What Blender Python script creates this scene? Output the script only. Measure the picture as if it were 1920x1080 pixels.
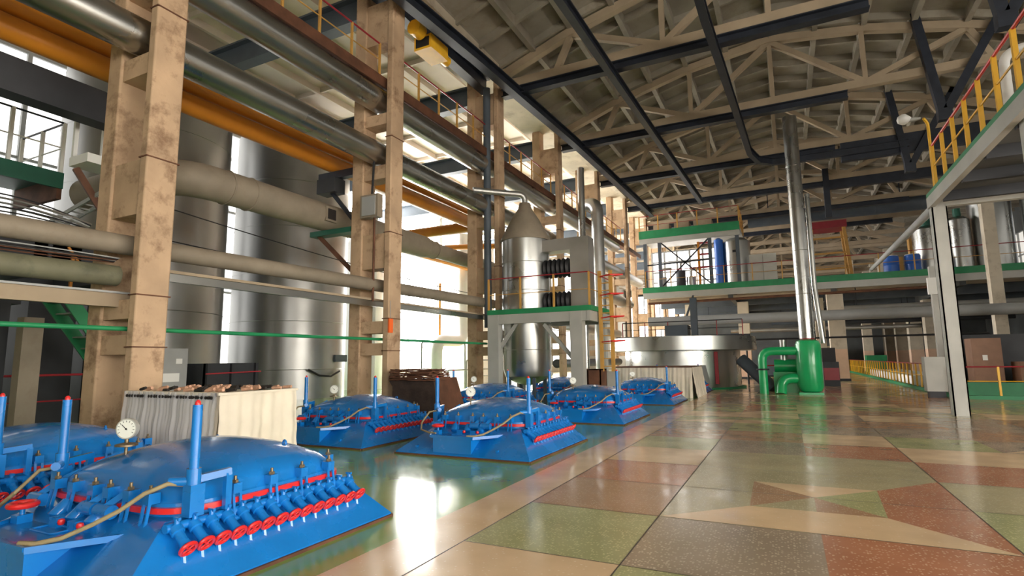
import bpy, bmesh, math, random
from mathutils import Vector, Matrix
R = math.radians
random.seed(7)
scene = bpy.context.scene
for o in list(bpy.data.objects): bpy.data.objects.remove(o)
COL = scene.collection

# ------------------------------------------------------------------ camera
cam_d = bpy.data.cameras.new('camera'); cam = bpy.data.objects.new('camera', cam_d); COL.objects.link(cam)
cam_d.sensor_width = 36; cam_d.lens = 36 * 1035 / 1920; cam_d.clip_end = 400
YAW, PITCH, ROLL = R(26.2), R(7.4), R(0.7)
f = Vector((-math.sin(YAW) * math.cos(PITCH), math.cos(YAW) * math.cos(PITCH), math.sin(PITCH)))
r0 = f.cross(Vector((0, 0, 1))).normalized(); u0 = r0.cross(f)
r1 = math.cos(ROLL) * r0 - math.sin(ROLL) * u0; u1 = math.cos(ROLL) * u0 + math.sin(ROLL) * r0
M4 = Matrix((r1, u1, -f)).transposed().to_4x4(); M4.translation = Vector((0, 0, 1.5))
cam.matrix_world = M4
scene.camera = cam

# ------------------------------------------------------------------ world, exposure
w = bpy.data.worlds.new('sky'); scene.world = w; w.use_nodes = True
bg = w.node_tree.nodes['Background']; bg.inputs[0].default_value = (.80, .88, 1, 1); bg.inputs[1].default_value = 0.6
scene.view_settings.view_transform = 'Standard'; scene.view_settings.look = 'None'
scene.view_settings.exposure = 0.16; scene.view_settings.gamma = 1; scene.view_settings.use_curve_mapping = False
WIN_LEFT, FILL_NEAR, WIN_RIGHT, FILL_SIDE, WIN_BOOST = 4.0, 5.5, .6, 15.0, 20.0

def area(name, loc, rot, sx, sy, power, col):
    l = bpy.data.lights.new(name, 'AREA'); l.shape = 'RECTANGLE'; l.size = sx; l.size_y = sy; l.energy = power; l.color = col
    o = bpy.data.objects.new(name, l); COL.objects.link(o); o.location = loc; o.rotation_euler = rot
    return o

# ------------------------------------------------------------------ materials
def mat(name, col, rough=.5, metal=0., var=.0, vscale=3., coat=0., bump=0., bscale=20., dirt=None, dscale=1.5, damt=.5, aniso=None, rvar=0.):
    m = bpy.data.materials.new(name); m.use_nodes = True; n = m.node_tree.nodes; l = m.node_tree.links
    b = n['Principled BSDF']; b.inputs['Base Color'].default_value = (*col, 1); b.inputs['Roughness'].default_value = rough
    b.inputs['Metallic'].default_value = metal
    if coat: b.inputs['Coat Weight'].default_value = coat; b.inputs['Coat Roughness'].default_value = .08
    tc = n.new('ShaderNodeTexCoord'); out = None
    geo = n.new('ShaderNodeNewGeometry')
    src = geo.outputs['Position']
    if aniso:
        mp = n.new('ShaderNodeMapping'); mp.inputs['Scale'].default_value = aniso; l.new(src, mp.inputs[0]); src = mp.outputs[0]
    cur = None
    if var or rvar:
        no = n.new('ShaderNodeTexNoise'); no.inputs['Scale'].default_value = vscale; no.inputs['Detail'].default_value = 6; l.new(src, no.inputs[0])
        if var:
            ra = n.new('ShaderNodeValToRGB'); ra.color_ramp.elements[0].position = .3; ra.color_ramp.elements[1].position = .7
            ra.color_ramp.elements[0].color = (*[c * (1 - var) for c in col], 1); ra.color_ramp.elements[1].color = (*[min(1, c * (1 + var)) for c in col], 1)
            l.new(no.outputs[0], ra.inputs[0]); cur = ra.outputs[0]
        if rvar:
            mr = n.new('ShaderNodeMapRange'); mr.inputs[1].default_value = .3; mr.inputs[2].default_value = .7
            mr.inputs[3].default_value = max(.02, rough - rvar); mr.inputs[4].default_value = rough + rvar
            l.new(no.outputs[0], mr.inputs[0]); l.new(mr.outputs[0], b.inputs['Roughness'])
    if dirt:
        n2 = n.new('ShaderNodeTexNoise'); n2.inputs['Scale'].default_value = dscale; n2.inputs['Detail'].default_value = 9; n2.inputs['Roughness'].default_value = .7; l.new(src, n2.inputs[0])
        r2 = n.new('ShaderNodeValToRGB'); r2.color_ramp.elements[0].position = .52; r2.color_ramp.elements[1].position = .68
        r2.color_ramp.elements[0].color = (0, 0, 0, 1); r2.color_ramp.elements[1].color = (damt, damt, damt, 1); l.new(n2.outputs[0], r2.inputs[0])
        mx = n.new('ShaderNodeMix'); mx.data_type = 'RGBA'; l.new(r2.outputs[0], mx.inputs[0])
        if cur: l.new(cur, mx.inputs[6])
        else: mx.inputs[6].default_value = (*col, 1)
        mx.inputs[7].default_value = (*dirt, 1); cur = mx.outputs[2]
    if cur: l.new(cur, b.inputs['Base Color'])
    if bump:
        nb = n.new('ShaderNodeTexNoise'); nb.inputs['Scale'].default_value = bscale; nb.inputs['Detail'].default_value = 4; l.new(src, nb.inputs[0])
        bp = n.new('ShaderNodeBump'); bp.inputs['Strength'].default_value = bump; bp.inputs['Distance'].default_value = .02
        l.new(nb.outputs[0], bp.inputs['Height']); l.new(bp.outputs[0], b.inputs['Normal'])
    return m
def emis(name, col, s):
    m = bpy.data.materials.new(name); m.use_nodes = True; b = m.node_tree.nodes['Principled BSDF']
    b.inputs['Base Color'].default_value = (.3, .3, .3, 1); b.inputs['Emission Color'].default_value = (*col, 1); b.inputs['Emission Strength'].default_value = s
    return m
def terrazzo(name, base, chip, amount, rough=.17, dark=None):
    m = mat(name, base, rough, 0, .12, 1.1); n = m.node_tree.nodes; l = m.node_tree.links; b = n['Principled BSDF']
    old = b.inputs['Base Color'].links[0].from_socket
    geo = n.new('ShaderNodeNewGeometry')
    v = n.new('ShaderNodeTexVoronoi'); v.inputs['Scale'].default_value = 46; l.new(geo.outputs['Position'], v.inputs[0])
    sp = n.new('ShaderNodeSeparateColor'); l.new(v.outputs['Color'], sp.inputs[0])
    ra = n.new('ShaderNodeValToRGB'); ra.color_ramp.interpolation = 'CONSTANT'
    ra.color_ramp.elements[0].color = (0, 0, 0, 1); ra.color_ramp.elements[1].position = 1 - amount; ra.color_ramp.elements[1].color = (.8, .8, .8, 1)
    l.new(sp.outputs[0], ra.inputs[0])
    lt = n.new('ShaderNodeMath'); lt.operation = 'LESS_THAN'; lt.inputs[1].default_value = .42; l.new(v.outputs['Distance'], lt.inputs[0])
    mu = n.new('ShaderNodeMath'); mu.operation = 'MULTIPLY'; l.new(ra.outputs[0], mu.inputs[0]); l.new(lt.outputs[0], mu.inputs[1])
    mx = n.new('ShaderNodeMix'); mx.data_type = 'RGBA'; l.new(mu.outputs[0], mx.inputs[0]); l.new(old, mx.inputs[6]); mx.inputs[7].default_value = (*chip, 1)
    l.new(mx.outputs[2], b.inputs['Base Color'])
    no = n.new('ShaderNodeTexNoise'); no.inputs['Scale'].default_value = 2.2; no.inputs['Detail'].default_value = 5; l.new(geo.outputs['Position'], no.inputs[0])
    mr = n.new('ShaderNodeMapRange'); mr.inputs[1].default_value = .3; mr.inputs[2].default_value = .7; mr.inputs[3].default_value = rough * .6; mr.inputs[4].default_value = rough * 1.5
    l.new(no.outputs[0], mr.inputs[0]); l.new(mr.outputs[0], b.inputs['Roughness'])
    return m
M = {}
M['concrete'] = mat('painted_concrete', (.52, .36, .23), .8, 0, .2, 1.2, bump=.25, bscale=14, dirt=(.20, .11, .06), dscale=2.2, damt=.8)
M['concrete_pale'] = mat('pale_concrete', (.62, .55, .44), .85, 0, .12, 1.2, bump=.15, bscale=9, dirt=(.33, .26, .19), dscale=1.3, damt=.6)
M['roof'] = mat('roof_slab_concrete', (.29, .26, .21), .9, 0, .2, .8, dirt=(.22, .18, .13), dscale=.9, damt=.7)
M['roof_light'] = mat('whitewashed_slab', (.72, .64, .56), .9, 0, .08, .6)
M['truss'] = mat('whitewashed_truss', (.37, .29, .20), .85, 0, .14, 1.0, dirt=(.32, .24, .17), dscale=1.5, damt=.5)
M['darksteel'] = mat('dark_navy_steel', (.022, .027, .040), .45, .2, .3, 2)
M['bluegrey'] = mat('blue_grey_steel', (.08, .10, .125), .5, .1, .15, 1.5)
M['greysteel'] = mat('light_grey_steel_paint', (.42, .42, .39), .45, .1, .08, 1.5)
M['grey'] = mat('grey_paint', (.36, .37, .37), .5, 0, .08, 2)
M['silver'] = mat('aluminium_cladding', (.47, .475, .46), .30, 1., .10, .8, rvar=.05)
M['silver_dull'] = mat('dull_galvanised_cladding', (.50, .50, .49), .42, .9, .15, 1.1, rvar=.06)
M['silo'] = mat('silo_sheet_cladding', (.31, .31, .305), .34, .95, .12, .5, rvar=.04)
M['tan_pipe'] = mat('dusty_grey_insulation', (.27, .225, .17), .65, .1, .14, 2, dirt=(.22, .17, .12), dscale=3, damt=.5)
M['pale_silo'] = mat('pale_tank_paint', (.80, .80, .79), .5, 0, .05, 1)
M['olive_pipe'] = mat('olive_stained_insulation', (.17, .165, .105), .65, .1, .2, 2, dirt=(.07, .08, .05), dscale=3, damt=.6)
M['orange'] = mat('orange_yellow_pipe_paint', (.60, .22, .02), .38, 0, .12, 1.5)
M['yellow'] = mat('yellow_paint', (.90, .50, .03), .4, 0, .08, 3)
M['yellow_dull'] = mat('dull_ochre_paint', (.55, .30, .07), .5, 0, .15, 3)
M['red'] = mat('red_paint', (.72, .02, .02), .35, 0, .1, 3, coat=.3)
M['red_dark'] = mat('dark_red_rail_paint', (.30, .02, .03), .4, 0, .1, 3)
M['blue'] = mat('glossy_blue_enamel', (.006, .19, .60), .26, 0, .10, 2.2, coat=.5, rvar=.08)
M['green'] = mat('green_enamel', (.01, .40, .13), .3, 0, .1, 2, coat=.4)
M['green_edge'] = mat('green_edge_paint', (.015, .22, .085), .5, 0, .15, 2)
M['green_pipe'] = mat('green_pipe_paint', (.02, .26, .10), .4, 0, .12, 2)
M['green_dark'] = mat('dark_green_steel', (.015, .11, .07), .5, 0, .15, 2)
M['black'] = mat('black_rubber', (.012, .012, .014), .6)
M['shadowdark'] = mat('dark_machinery_and_shade', (.035, .038, .045), .55, .2, .3, 1)  # near-black for dark machinery, also shade colour for the added blocks
M['rust'] = mat('rusty_brown_steel', (.13, .055, .03), .7, .2, .35, 3, bump=.2)
M['rust_dark'] = mat('stained_dark_filter_cloth', (.045, .028, .022), .85, 0, .4, 4, bump=.4)
M['hose'] = mat('khaki_hose', (.30, .24, .13), .55, 0, .15, 20)
M['brass'] = mat('weathered_bolt_metal', (.22, .17, .11), .45, .8, .3, 40)
M['cloth'] = mat('cream_filter_cloth', (.78, .70, .58), .9, 0, .06, 3, bump=.3, bscale=7)
M['wood'] = mat('wooden_frame_ends', (.62, .36, .24), .7, 0, .25, 12)
M['hole'] = mat('dark_opening', (.02, .016, .014), .8)
M['white'] = mat('white_paint', (.85, .85, .83), .5, 0, .03, 2)
M['orange_tag'] = mat('bright_orange_plastic', (.95, .16, .03), .4)
M['blue_barrel'] = mat('blue_plastic_drum', (.03, .14, .55), .35)
M['peach'] = mat('peach_column_paint', (.72, .50, .36), .7, 0, .08, 2)
M['brown_board'] = mat('brown_board', (.30, .16, .10), .6, 0, .12, 3)
M['pit'] = mat('dark_shade_surface', (.075, .08, .08), .8, 0, .3, .6)  # dark colour stands in for shade in the depth of the hall
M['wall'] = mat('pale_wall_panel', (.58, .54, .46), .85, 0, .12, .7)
M['glow'] = emis('daylit_glazing', (1.0, .985, .95), WIN_LEFT)
M['fill_near'] = emis('fill_glazing_near', (1.0, .97, .90), FILL_NEAR)
M['glow_right'] = emis('high_band_glazing', (1.0, .95, .86), WIN_RIGHT)
M['glow_back'] = emis('daylit_glazing_back', (1.0, .93, .88), 3)
M['glow_dim'] = emis('dimmed_glazing', (1.0, .985, .95), 1.5)  # emission lowered to cut bright reflections on the silo
M['fill_side'] = emis('fill_glazing_side', (1.0, .93, .82), FILL_SIDE)
M['glow_boost'] = emis('boosted_glazing', (1.0, .98, .94), WIN_BOOST)  # emission raised to give the floor its bright reflection
M['lamp'] = emis('lamp_glass', (1., .93, .8), 4)
M['f_green'] = mat('green_floor_paint', (.20, .42, .10), .17, 0, .16, .9, coat=.35, bump=.06, bscale=2.5, rvar=.05)
M['f_beige'] = terrazzo('beige_terrazzo', (.78, .56, .34), (.85, .68, .46), .06, .16)
M['t_green'] = terrazzo('green_terrazzo', (.41, .42, .20), (.62, .58, .30), .45)
M['t_olive'] = terrazzo('olive_terrazzo', (.46, .40, .23), (.62, .55, .36), .40)
M['t_red'] = terrazzo('red_terrazzo', (.48, .205, .11), (.75, .50, .32), .30)
M['t_brown'] = terrazzo('brown_terrazzo', (.44, .26, .15), (.62, .45, .30), .38)
M['t_grey'] = terrazzo('grey_terrazzo', (.37, .29, .21), (.64, .52, .38), .42)
M['seam'] = mat('floor_seam', (.10, .08, .06), .5)
# sheer plastic film hanging over the cloth stack
fm = mat('clear_plastic_film', (.80, .80, .82), .16, 0, 0); fb = fm.node_tree.nodes['Principled BSDF']
fb.inputs['Alpha'].default_value = .38; M['film'] = fm
# dial face: procedural ticks
dm = mat('gauge_dial_face', (.82, .84, .78), .3); M['dial'] = dm

SC = 1   # uniform size factor of the assembly being built
# ------------------------------------------------------------------ mesh builder
class MB:
    def __init__(s): s.v = []; s.f = []; s.mi = []; s.cur = 0
    def add(s, vs, fs):
        k = len(s.v); s.v += [tuple(v) for v in vs]
        for q in fs: s.f.append([i + k for i in q]); s.mi.append(s.cur)
        return s
    def m(s, i): s.cur = i; return s
    def box(s, x0, x1, y0, y1, z0, z1):
        return s.add([(x0, y0, z0), (x1, y0, z0), (x1, y1, z0), (x0, y1, z0), (x0, y0, z1), (x1, y0, z1), (x1, y1, z1), (x0, y1, z1)],
                     [(0, 3, 2, 1), (4, 5, 6, 7), (0, 1, 5, 4), (1, 2, 6, 5), (2, 3, 7, 6), (3, 0, 4, 7)])
    def bar(s, a, b, wd, ht, up=(0, 0, 1)):
        a = Vector(a); b = Vector(b); d = (b - a).normalized(); up = Vector(up)
        if abs(d.dot(up)) > .98: up = Vector((0, 1, 0))
        sd = d.cross(up).normalized() * wd / 2; u = sd.cross(d).normalized() * ht / 2
        vs = [a - sd - u, a + sd - u, a + sd + u, a - sd + u, b - sd - u, b + sd - u, b + sd + u, b - sd + u]
        return s.add(vs, [(0, 1, 2, 3), (7, 6, 5, 4), (0, 4, 5, 1), (1, 5, 6, 2), (2, 6, 7, 3), (3, 7, 4, 0)])
    def ibeam(s, a, b, wd, ht, t=.03):
        a = Vector(a); b = Vector(b)
        o = Vector((0, 0, ht / 2 - t / 2)); s.bar(a + o, b + o, wd, t); s.bar(a - o, b - o, wd, t); return s.bar(a, b, t, ht - 2 * t)
    def cyl(s, a, b, ra, rb=None, n=16, caps=True):
        rb = ra if rb is None else rb
        return s.tube([a, b], [ra, rb], n, caps)
    def tube(s, pts, rad, n=12, caps=True):
        P = [Vector(p) for p in pts]; L = len(P)
        if not isinstance(rad, (list, tuple)): rad = [rad] * L
        vs = []; pu = None
        for i in range(L):
            d = (P[min(i + 1, L - 1)] - P[max(i - 1, 0)]).normalized()
            if i in (0, L - 1) or L == 2: pass
            u = Vector((0, 0, 1)) if pu is None else pu
            if abs(d.dot(u)) > .95: u = Vector((1, 0, 0)) if abs(d.x) < .9 else Vector((0, 1, 0))
            sd = d.cross(u).normalized(); u2 = sd.cross(d).normalized(); pu = u2
            k = 1.0
            if 0 < i < L - 1:
                c = (P[i] - P[i - 1]).normalized().dot((P[i + 1] - P[i]).normalized()); k = 1 / max(.7, math.sqrt(max(.01, (1 + c) / 2)))
            for j in range(n):
                t = 2 * math.pi * j / n; vs.append(P[i] + (sd * math.cos(t) + u2 * math.sin(t)) * rad[i] * (1 if k < 1 else min(k, 1.2)))
        fs = [(i * n + j, i * n + (j + 1) % n, (i + 1) * n + (j + 1) % n, (i + 1) * n + j) for i in range(L - 1) for j in range(n)]
        if caps: fs += [tuple(range(n))[::-1], tuple((L - 1) * n + j for j in range(n))]
        return s.add(vs, fs)
    def lathe(s, prof, c, n=40, axis='z', ang=0):
        vs = []; fs = []; L = len(prof)
        for r, z in prof:
            for j in range(n):
                t = 2 * math.pi * j / n + ang
                if axis == 'z': vs.append((c[0] + r * math.cos(t), c[1] + r * math.sin(t), c[2] + z))
                elif axis == 'y': vs.append((c[0] + r * math.cos(t), c[1] + z, c[2] + r * math.sin(t)))
                else: vs.append((c[0] + z, c[1] + r * math.cos(t), c[2] + r * math.sin(t)))
        for i in range(L - 1):
            for j in range(n): fs.append((i * n + j, i * n + (j + 1) % n, (i + 1) * n + (j + 1) % n, (i + 1) * n + j))
        if prof[0][0] > 1e-4: fs.append(tuple(range(n))[::-1])
        if prof[-1][0] > 1e-4: fs.append(tuple((L - 1) * n + j for j in range(n)))
        return s.add(vs, fs)
    def poly(s, pts, z0, z1):
        n = len(pts); vs = [(x, y, z0) for x, y in pts] + [(x, y, z1) for x, y in pts]
        return s.add(vs, [tuple(range(n))[::-1], tuple(range(n, 2 * n))] + [(i, (i + 1) % n, n + (i + 1) % n, n + i) for i in range(n)])
    def torus(s, c, R_, r, axis=(0, 0, 1), n=24, k=8):
        ax = Vector(axis).normalized(); u = ax.orthogonal().normalized(); v = ax.cross(u); c = Vector(c); vs = []
        for i in range(n):
            t = 2 * math.pi * i / n; d = u * math.cos(t) + v * math.sin(t)
            for j in range(k):
                q = 2 * math.pi * j / k; vs.append(c + d * (R_ + r * math.cos(q)) + ax * r * math.sin(q))
        return s.add(vs, [(i * k + j, i * k + (j + 1) % k, ((i + 1) % n) * k + (j + 1) % k, ((i + 1) % n) * k + j) for i in range(n) for j in range(k)])
    def build(s, name, mt, parent=None, label=None, smooth=True, base=True):
        off = Vector((0, 0, 0))
        if parent is not None:
            p = parent
            while p is not None: off += p.location; p = p.parent
        elif base and s.v:
            xs = [v[0] * SC for v in s.v]; ys = [v[1] * SC for v in s.v]; zs = [1.5 + (v[2] - 1.5) * SC for v in s.v]
            off = Vector(((min(xs) + max(xs)) / 2, (min(ys) + max(ys)) / 2, min(zs)))
        if SC != 1: s.v = [(v[0] * SC, v[1] * SC, 1.5 + (v[2] - 1.5) * SC) for v in s.v]
        me = bpy.data.meshes.new(name); me.from_pydata([(v[0] - off.x, v[1] - off.y, v[2] - off.z) for v in s.v], [], s.f)
        mats = mt if isinstance(mt, (list, tuple)) else [mt]
        for q in mats: me.materials.append(M[q] if isinstance(q, str) else q)
        if len(mats) > 1: me.polygons.foreach_set('material_index', s.mi)
        bm = bmesh.new(); bm.from_mesh(me); bmesh.ops.recalc_face_normals(bm, faces=bm.faces); bm.to_mesh(me); bm.free()
        if smooth:
            me.polygons.foreach_set('use_smooth', [True] * len(me.polygons)); me.set_sharp_from_angle(angle=R(38))
        me.update()
        o = bpy.data.objects.new(name, me); COL.objects.link(o)
        if parent is not None: o.parent = parent
        else: o.location = off
        if label: o['label'] = label
        return o

def tag(o, label, cat, group=None, kind=None):
    o['label'] = label; o['category'] = cat
    if group: o['group'] = group
    if kind: o['kind'] = kind
    return o
def thing(name, loc, label, cat, group=None):
    o = bpy.data.objects.new(name, None); COL.objects.link(o); o.location = (loc[0] * SC, loc[1] * SC, 1.5 + (loc[2] - 1.5) * SC); o.empty_display_size = .2
    return tag(o, label, cat, group)
def struct(o): o['kind'] = 'structure'; return o
def copy_tree(o, parent=None):
    c = o.copy(); COL.objects.link(c); c.parent = parent
    for ch in list(o.children): copy_tree(ch, c)
    return c
def dup(o, loc, label, group=None):
    c = copy_tree(o); c.location = loc; c['label'] = label
    if group: c['group'] = group
    return c
def elbow(a, b, c, r, n=6):
    """points of a rounded corner at b"""
    a, b, c = Vector(a), Vector(b), Vector(c); p = b + (a - b).normalized() * r; q = b + (c - b).normalized() * r
    return [p * (1 - t) ** 2 + b * 2 * t * (1 - t) + q * t ** 2 for t in [i / n for i in range(n + 1)]]
def rpath(pts, r=.4, n=6):
    out = [Vector(pts[0])]
    for i in range(1, len(pts) - 1): out += elbow(pts[i - 1], pts[i], pts[i + 1], r, n)
    return out + [Vector(pts[-1])]

# ------------------------------------------------------------------ floor
fl = MB(); TM = ['f_green', 'f_beige', 't_green', 't_olive', 't_red', 't_brown', 't_grey', 'seam']
def quad(x0, x1, y0, y1, m, z=0.): fl.m(m).add([(x0, y0, z), (x1, y0, z), (x1, y1, z), (x0, y1, z)], [(0, 1, 2, 3)])
quad(-24.7, -3.09, -10, 26, 0); quad(-24.7, -3.09, 26, 95, 3); quad(-3.09, -2.53, -10, 95, 1)
XS = [-2.53, -1.2, .16, 1.5, 2.85, 4.2, 5.55, 6.9, 8.25, 9.6, 12.3, 16]
Y0 = 4.17 - 1.38 * 10
fix = {(0, 0): 1, (0, 1): 2, (0, 2): 5, (0, 3): 4, (0, 4): 1, (0, 5): 2, (0, 6): 5, (0, 7): 6, (0, 8): 2, (0, 9): 1,
       (1, 0): 2, (1, 1): 6, (1, 2): 3, (1, 3): 3, (1, 4): 3, (1, 5): 6, (1, 6): 5, (1, 7): 2, (1, 8): 2, (1, 9): 1, (1, 10): 5,
       (2, 0): 4, (2, 1): 4, (2, 2): 5, (2, 3): 3, (2, 4): 3, (2, 5): 4, (2, 6): 1, (2, 7): 6, (2, 8): 5, (2, 9): 6, (2, 10): 1,
       (3, 0): 4, (3, 1): 4, (3, 2): 2, (3, 3): 3, (3, 4): 4, (3, 5): 1, (3, 6): 2, (3, 7): 6, (3, 8): 5, (3, 9): 1,
       (4, 1): 4, (4, 2): 2, (4, 3): 3, (4, 4): 4, (4, 5): 1, (4, 6): 6, (4, 7): 5, (4, 8): 6}
rng = random.Random(4)
for j in range(0, 75):
    for i in range(len(XS) - 1):
        row = j - 9
        m = fix.get((i, row), rng.choice([1, 2, 3, 5, 5, 6, 6, 4, 3]))
        quad(XS[i], XS[i + 1], Y0 + j * 1.38, Y0 + (j + 1) * 1.38, m)
def tri(pts, m, z=.0006): fl.m(m).add([(x, y, z) for x, y in pts], [tuple(range(len(pts)))])
tri([(-1.2, 5.56), (1.5, 5.56), (.74, 6.33), (-.44, 6.30)], 1)
tri([(-.46, 7.53), (.16, 6.92), (.80, 7.53)], 1)
tri([(.16, 6.92), (.80, 7.53), (.74, 6.33)], 2)
tri([(.80, 7.53), (1.5, 8.3), (1.5, 5.56), (.74, 6.33)], 4)
tri([(-.46, 7.53), (-.44, 6.30), (.16, 6.92)], 5)
tri([(-1.2, 8.3), (1.5, 8.3), (.80, 7.53), (-.46, 7.53)], 3)
for cx, cy in ((.16, 17.95), (4.2, 12.4), (-1.2, 15.2)):
    tri([(cx - 1.3, cy - 1.3), (cx + 1.3, cy - 1.3), (cx + .6, cy - .6), (cx - .6, cy - .6)], 1)
    tri([(cx - .6, cy + .6), (cx, cy), (cx + .6, cy + .6)], 1)
for x in (-2.53, -1.2, 1.5, 4.2): quad(x - .006, x + .006, -9.6, 94, 7, .0012)
for y in (4.17, 5.56, 6.93, 8.3, 11.07, 15.2, 20.7): quad(-2.53, 16, y - .005, y + .005, 7, .0012)
struct(fl.build('floor', TM, smooth=False, base=False))

# ------------------------------------------------------------------ walls and glazing
SP = 5.97; CY = [4.95 + SP * i for i in range(-2, 16)]           # column stations along the hall
YE = 95.
mb = MB(); mb.box(-25.0, -24.7, -10, YE, 0, 14.2); struct(mb.build('wall_left', 'wall'))
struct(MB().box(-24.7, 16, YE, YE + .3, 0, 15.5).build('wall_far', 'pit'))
nw = MB()
nw.box(-24.7, 16, -10.3, -10, 0, 1.2); nw.box(-24.7, 16, -10.3, -10, 9.5, 15.5); nw.box(-24.7, 1, -10.3, -10, 1.2, 9.5); nw.box(13, 16, -10.3, -10, 1.2, 9.5)
struct(nw.build('wall_near', 'wall'))
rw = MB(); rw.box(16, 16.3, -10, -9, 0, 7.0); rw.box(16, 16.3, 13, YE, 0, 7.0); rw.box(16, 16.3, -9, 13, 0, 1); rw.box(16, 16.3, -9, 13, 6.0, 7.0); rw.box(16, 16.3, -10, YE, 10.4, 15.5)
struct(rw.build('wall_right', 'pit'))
def window(n, x, y0, y1, z0, z1, glow, nx=6, nz=5, along='y', t=.12, side=1):
    fr = MB()
    L = y1 - y0
    if along == 'y':
        for k in range(nx + 1): y = y0 + L * k / nx; fr.box(x - t, x + t, y - .07, y + .07, z0, z1)
        for k in range(nz + 1): z = z0 + (z1 - z0) * k / nz; fr.box(x - t * .7, x + t * .7, y0, y1, z - .05, z + .05)
    else:
        for k in range(nx + 1): y = y0 + L * k / nx; fr.box(y - .07, y + .07, x - t, x + t, z0, z1)
        for k in range(nz + 1): z = z0 + (z1 - z0) * k / nz; fr.box(y0, y1, x - t * .7, x + t * .7, z - .05, z + .05)
    o = struct(fr.build('window_%d' % n, 'grey'))
    p = MB()
    if along == 'y': p.box(x - .03 * side, x - .01 * side, y0, y1, z0, z1)
    else: p.box(y0, y1, x - .03, x - .01, z0, z1)
    p.build('glass_pane', glow, o)
k = 1
for i in range(9):
    y0 = -9.5 + i * 11.6
    if i in (0, 7, 8): continue
    window(k, -24.5, y0, y0 + 10.9, .9, 13.0, 'glow_boost' if i in (3, 4) else 'glow_dim' if i < 3 else 'glow', 3, 3); k += 1
window(k, -10.0, 1, 13, 1.2, 9.5, 'fill_near', 6, 4, 'x'); k += 1  # unseen window added behind the camera to light the hall
for i in range(4):
    window(k, 16.1, -9 + i * 26, 15.5 + i * 26, 7.0, 10.4, 'glow_right', 10, 2); k += 1  # unseen high glazing band added for light from the right
window(k, 16.1, -9, 13, 1, 6.0, 'fill_side', 10, 3); k += 1  # unseen bright window added to light the aisle-side faces
window(k, 43.0, -8.9, -4.2, 6.45, 9.6, 'glow_back', 5, 4, 'x'); k += 1
window(k, YE - .2, -24, -10.8, 1, 12, 'glow', 10, 5, 'x'); k += 1
window(k, YE - .2, -9, 9, 9, 12, 'glow_right', 8, 2, 'x'); k += 1

# ------------------------------------------------------------------ roof: ribbed slabs over arch trusses
TOP = [(-8.8, 11.75), (-6.0, 12.75), (-3.0, 13.5), (.2, 13.95), (3.4, 13.5), (6.4, 12.75), (9.2, 11.75)]
def ztop(x):
    for (a, za), (b, zb) in zip(TOP, TOP[1:]):
        if a <= x <= b: return za + (zb - za) * (x - a) / (b - a)
    return TOP[0][1] if x < 0 else TOP[-1][1]
rf = MB()
for (a, za), (b, zb) in zip(TOP, TOP[1:]):
    rf.add([(a, -10, za + .55), (b, -10, zb + .55), (b, YE, zb + .55), (a, YE, za + .55), (a, -10, za + .75), (b, -10, zb + .75), (b, YE, zb + .75), (a, YE, za + .75)],
           [(0, 3, 2, 1), (4, 5, 6, 7), (0, 1, 5, 4), (1, 2, 6, 5), (2, 3, 7, 6), (3, 0, 4, 7)])
    for q in (0, .5):
        x = a + (b - a) * q; z = za + (zb - za) * q
        rf.box(x - .09, x + .09, -10, YE, z + .18, z + .56)
    y = CY[0]
    while y < YE:
        rf.bar((a, y, za + .42), (b, y, zb + .42), .12, .28); y += SP / 4
struct(rf.build('ceiling', 'roof', smooth=False, base=False))
rl = MB(); rl.box(-24.7, -10.0, -10, YE, 13.4, 13.6)
for x in [-10.1 - 1.5 * i for i in range(10)]: rl.box(x - .06, x + .06, -10, YE, 13.12, 13.4)
y = CY[0]
while y < YE: rl.box(-24.7, -10, y - .05, y + .05, 13.2, 13.4); y += SP / 2
struct(rl.build('ceiling_side', 'roof_light', smooth=False, base=False))
rr = MB(); rr.box(9.2, 16.3, -10, YE, 12.3, 12.6)
y = CY[0]
while y < YE: rr.box(9.2, 16, y - .05, y + .05, 12.05, 12.3); y += SP / 4
struct(rr.build('ceiling_annex', 'roof', smooth=False, base=False))
eb = MB(); eb.box(-10.5, -8.75, -10, YE, 12.15, 12.32); eb.box(-10.5, -10.2, -10, YE, 12.3, 13.4); eb.box(-9.0, -8.7, -10, YE, 11.9, 12.2)
struct(eb.build('trim_1', 'concrete_pale', smooth=False, base=False))

def ordinal(i): return ['first', 'second', 'third', 'fourth', 'fifth', 'sixth', 'seventh', 'eighth', 'ninth', 'tenth', 'eleventh', 'twelfth', 'thirteenth', 'fourteenth', 'fifteenth', 'sixteenth', 'seventeenth'][i]
TG = 'arched concrete roof trusses'
tr = thing('roof_truss', (0, CY[4], 11.3), 'cream concrete arched roof truss, first and nearest of the row counted from the camera', 'truss', TG)
yy = CY[4] + .25
b = MB(); b.box(-8.75, 9.2, yy - .13, yy + .13, 11.32, 11.62); b.build('bottom_chord', 'truss', tr)
b = MB()
for (a, za), (c, zc) in zip(TOP, TOP[1:]): b.bar((a, yy, za + .1), (c, yy, zc + .1), .26, .28)
b.build('top_chord', 'truss', tr)
for (xa, za), (xb, zb) in (((-6.0, 12.75), (-2.9, 11.5)), ((-2.9, 11.5), (.2, 13.95)), ((.2, 13.95), (3.3, 11.5)), ((3.3, 11.5), (6.4, 12.75)), ((-6.0, 12.75), (-6.6, 11.5)), ((6.4, 12.75), (7.0, 11.5))):
    MB().bar((xa, yy, za), (xb, yy, zb), .2, .2).build('diagonal', 'truss', tr)
for x, z in ((-2.9, 13.5), (.2, 13.95), (3.3, 13.5)):
    MB().bar((x, yy, 11.6), (x, yy, z), .16, .16).build('vertical_strut', 'truss', tr)
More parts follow.
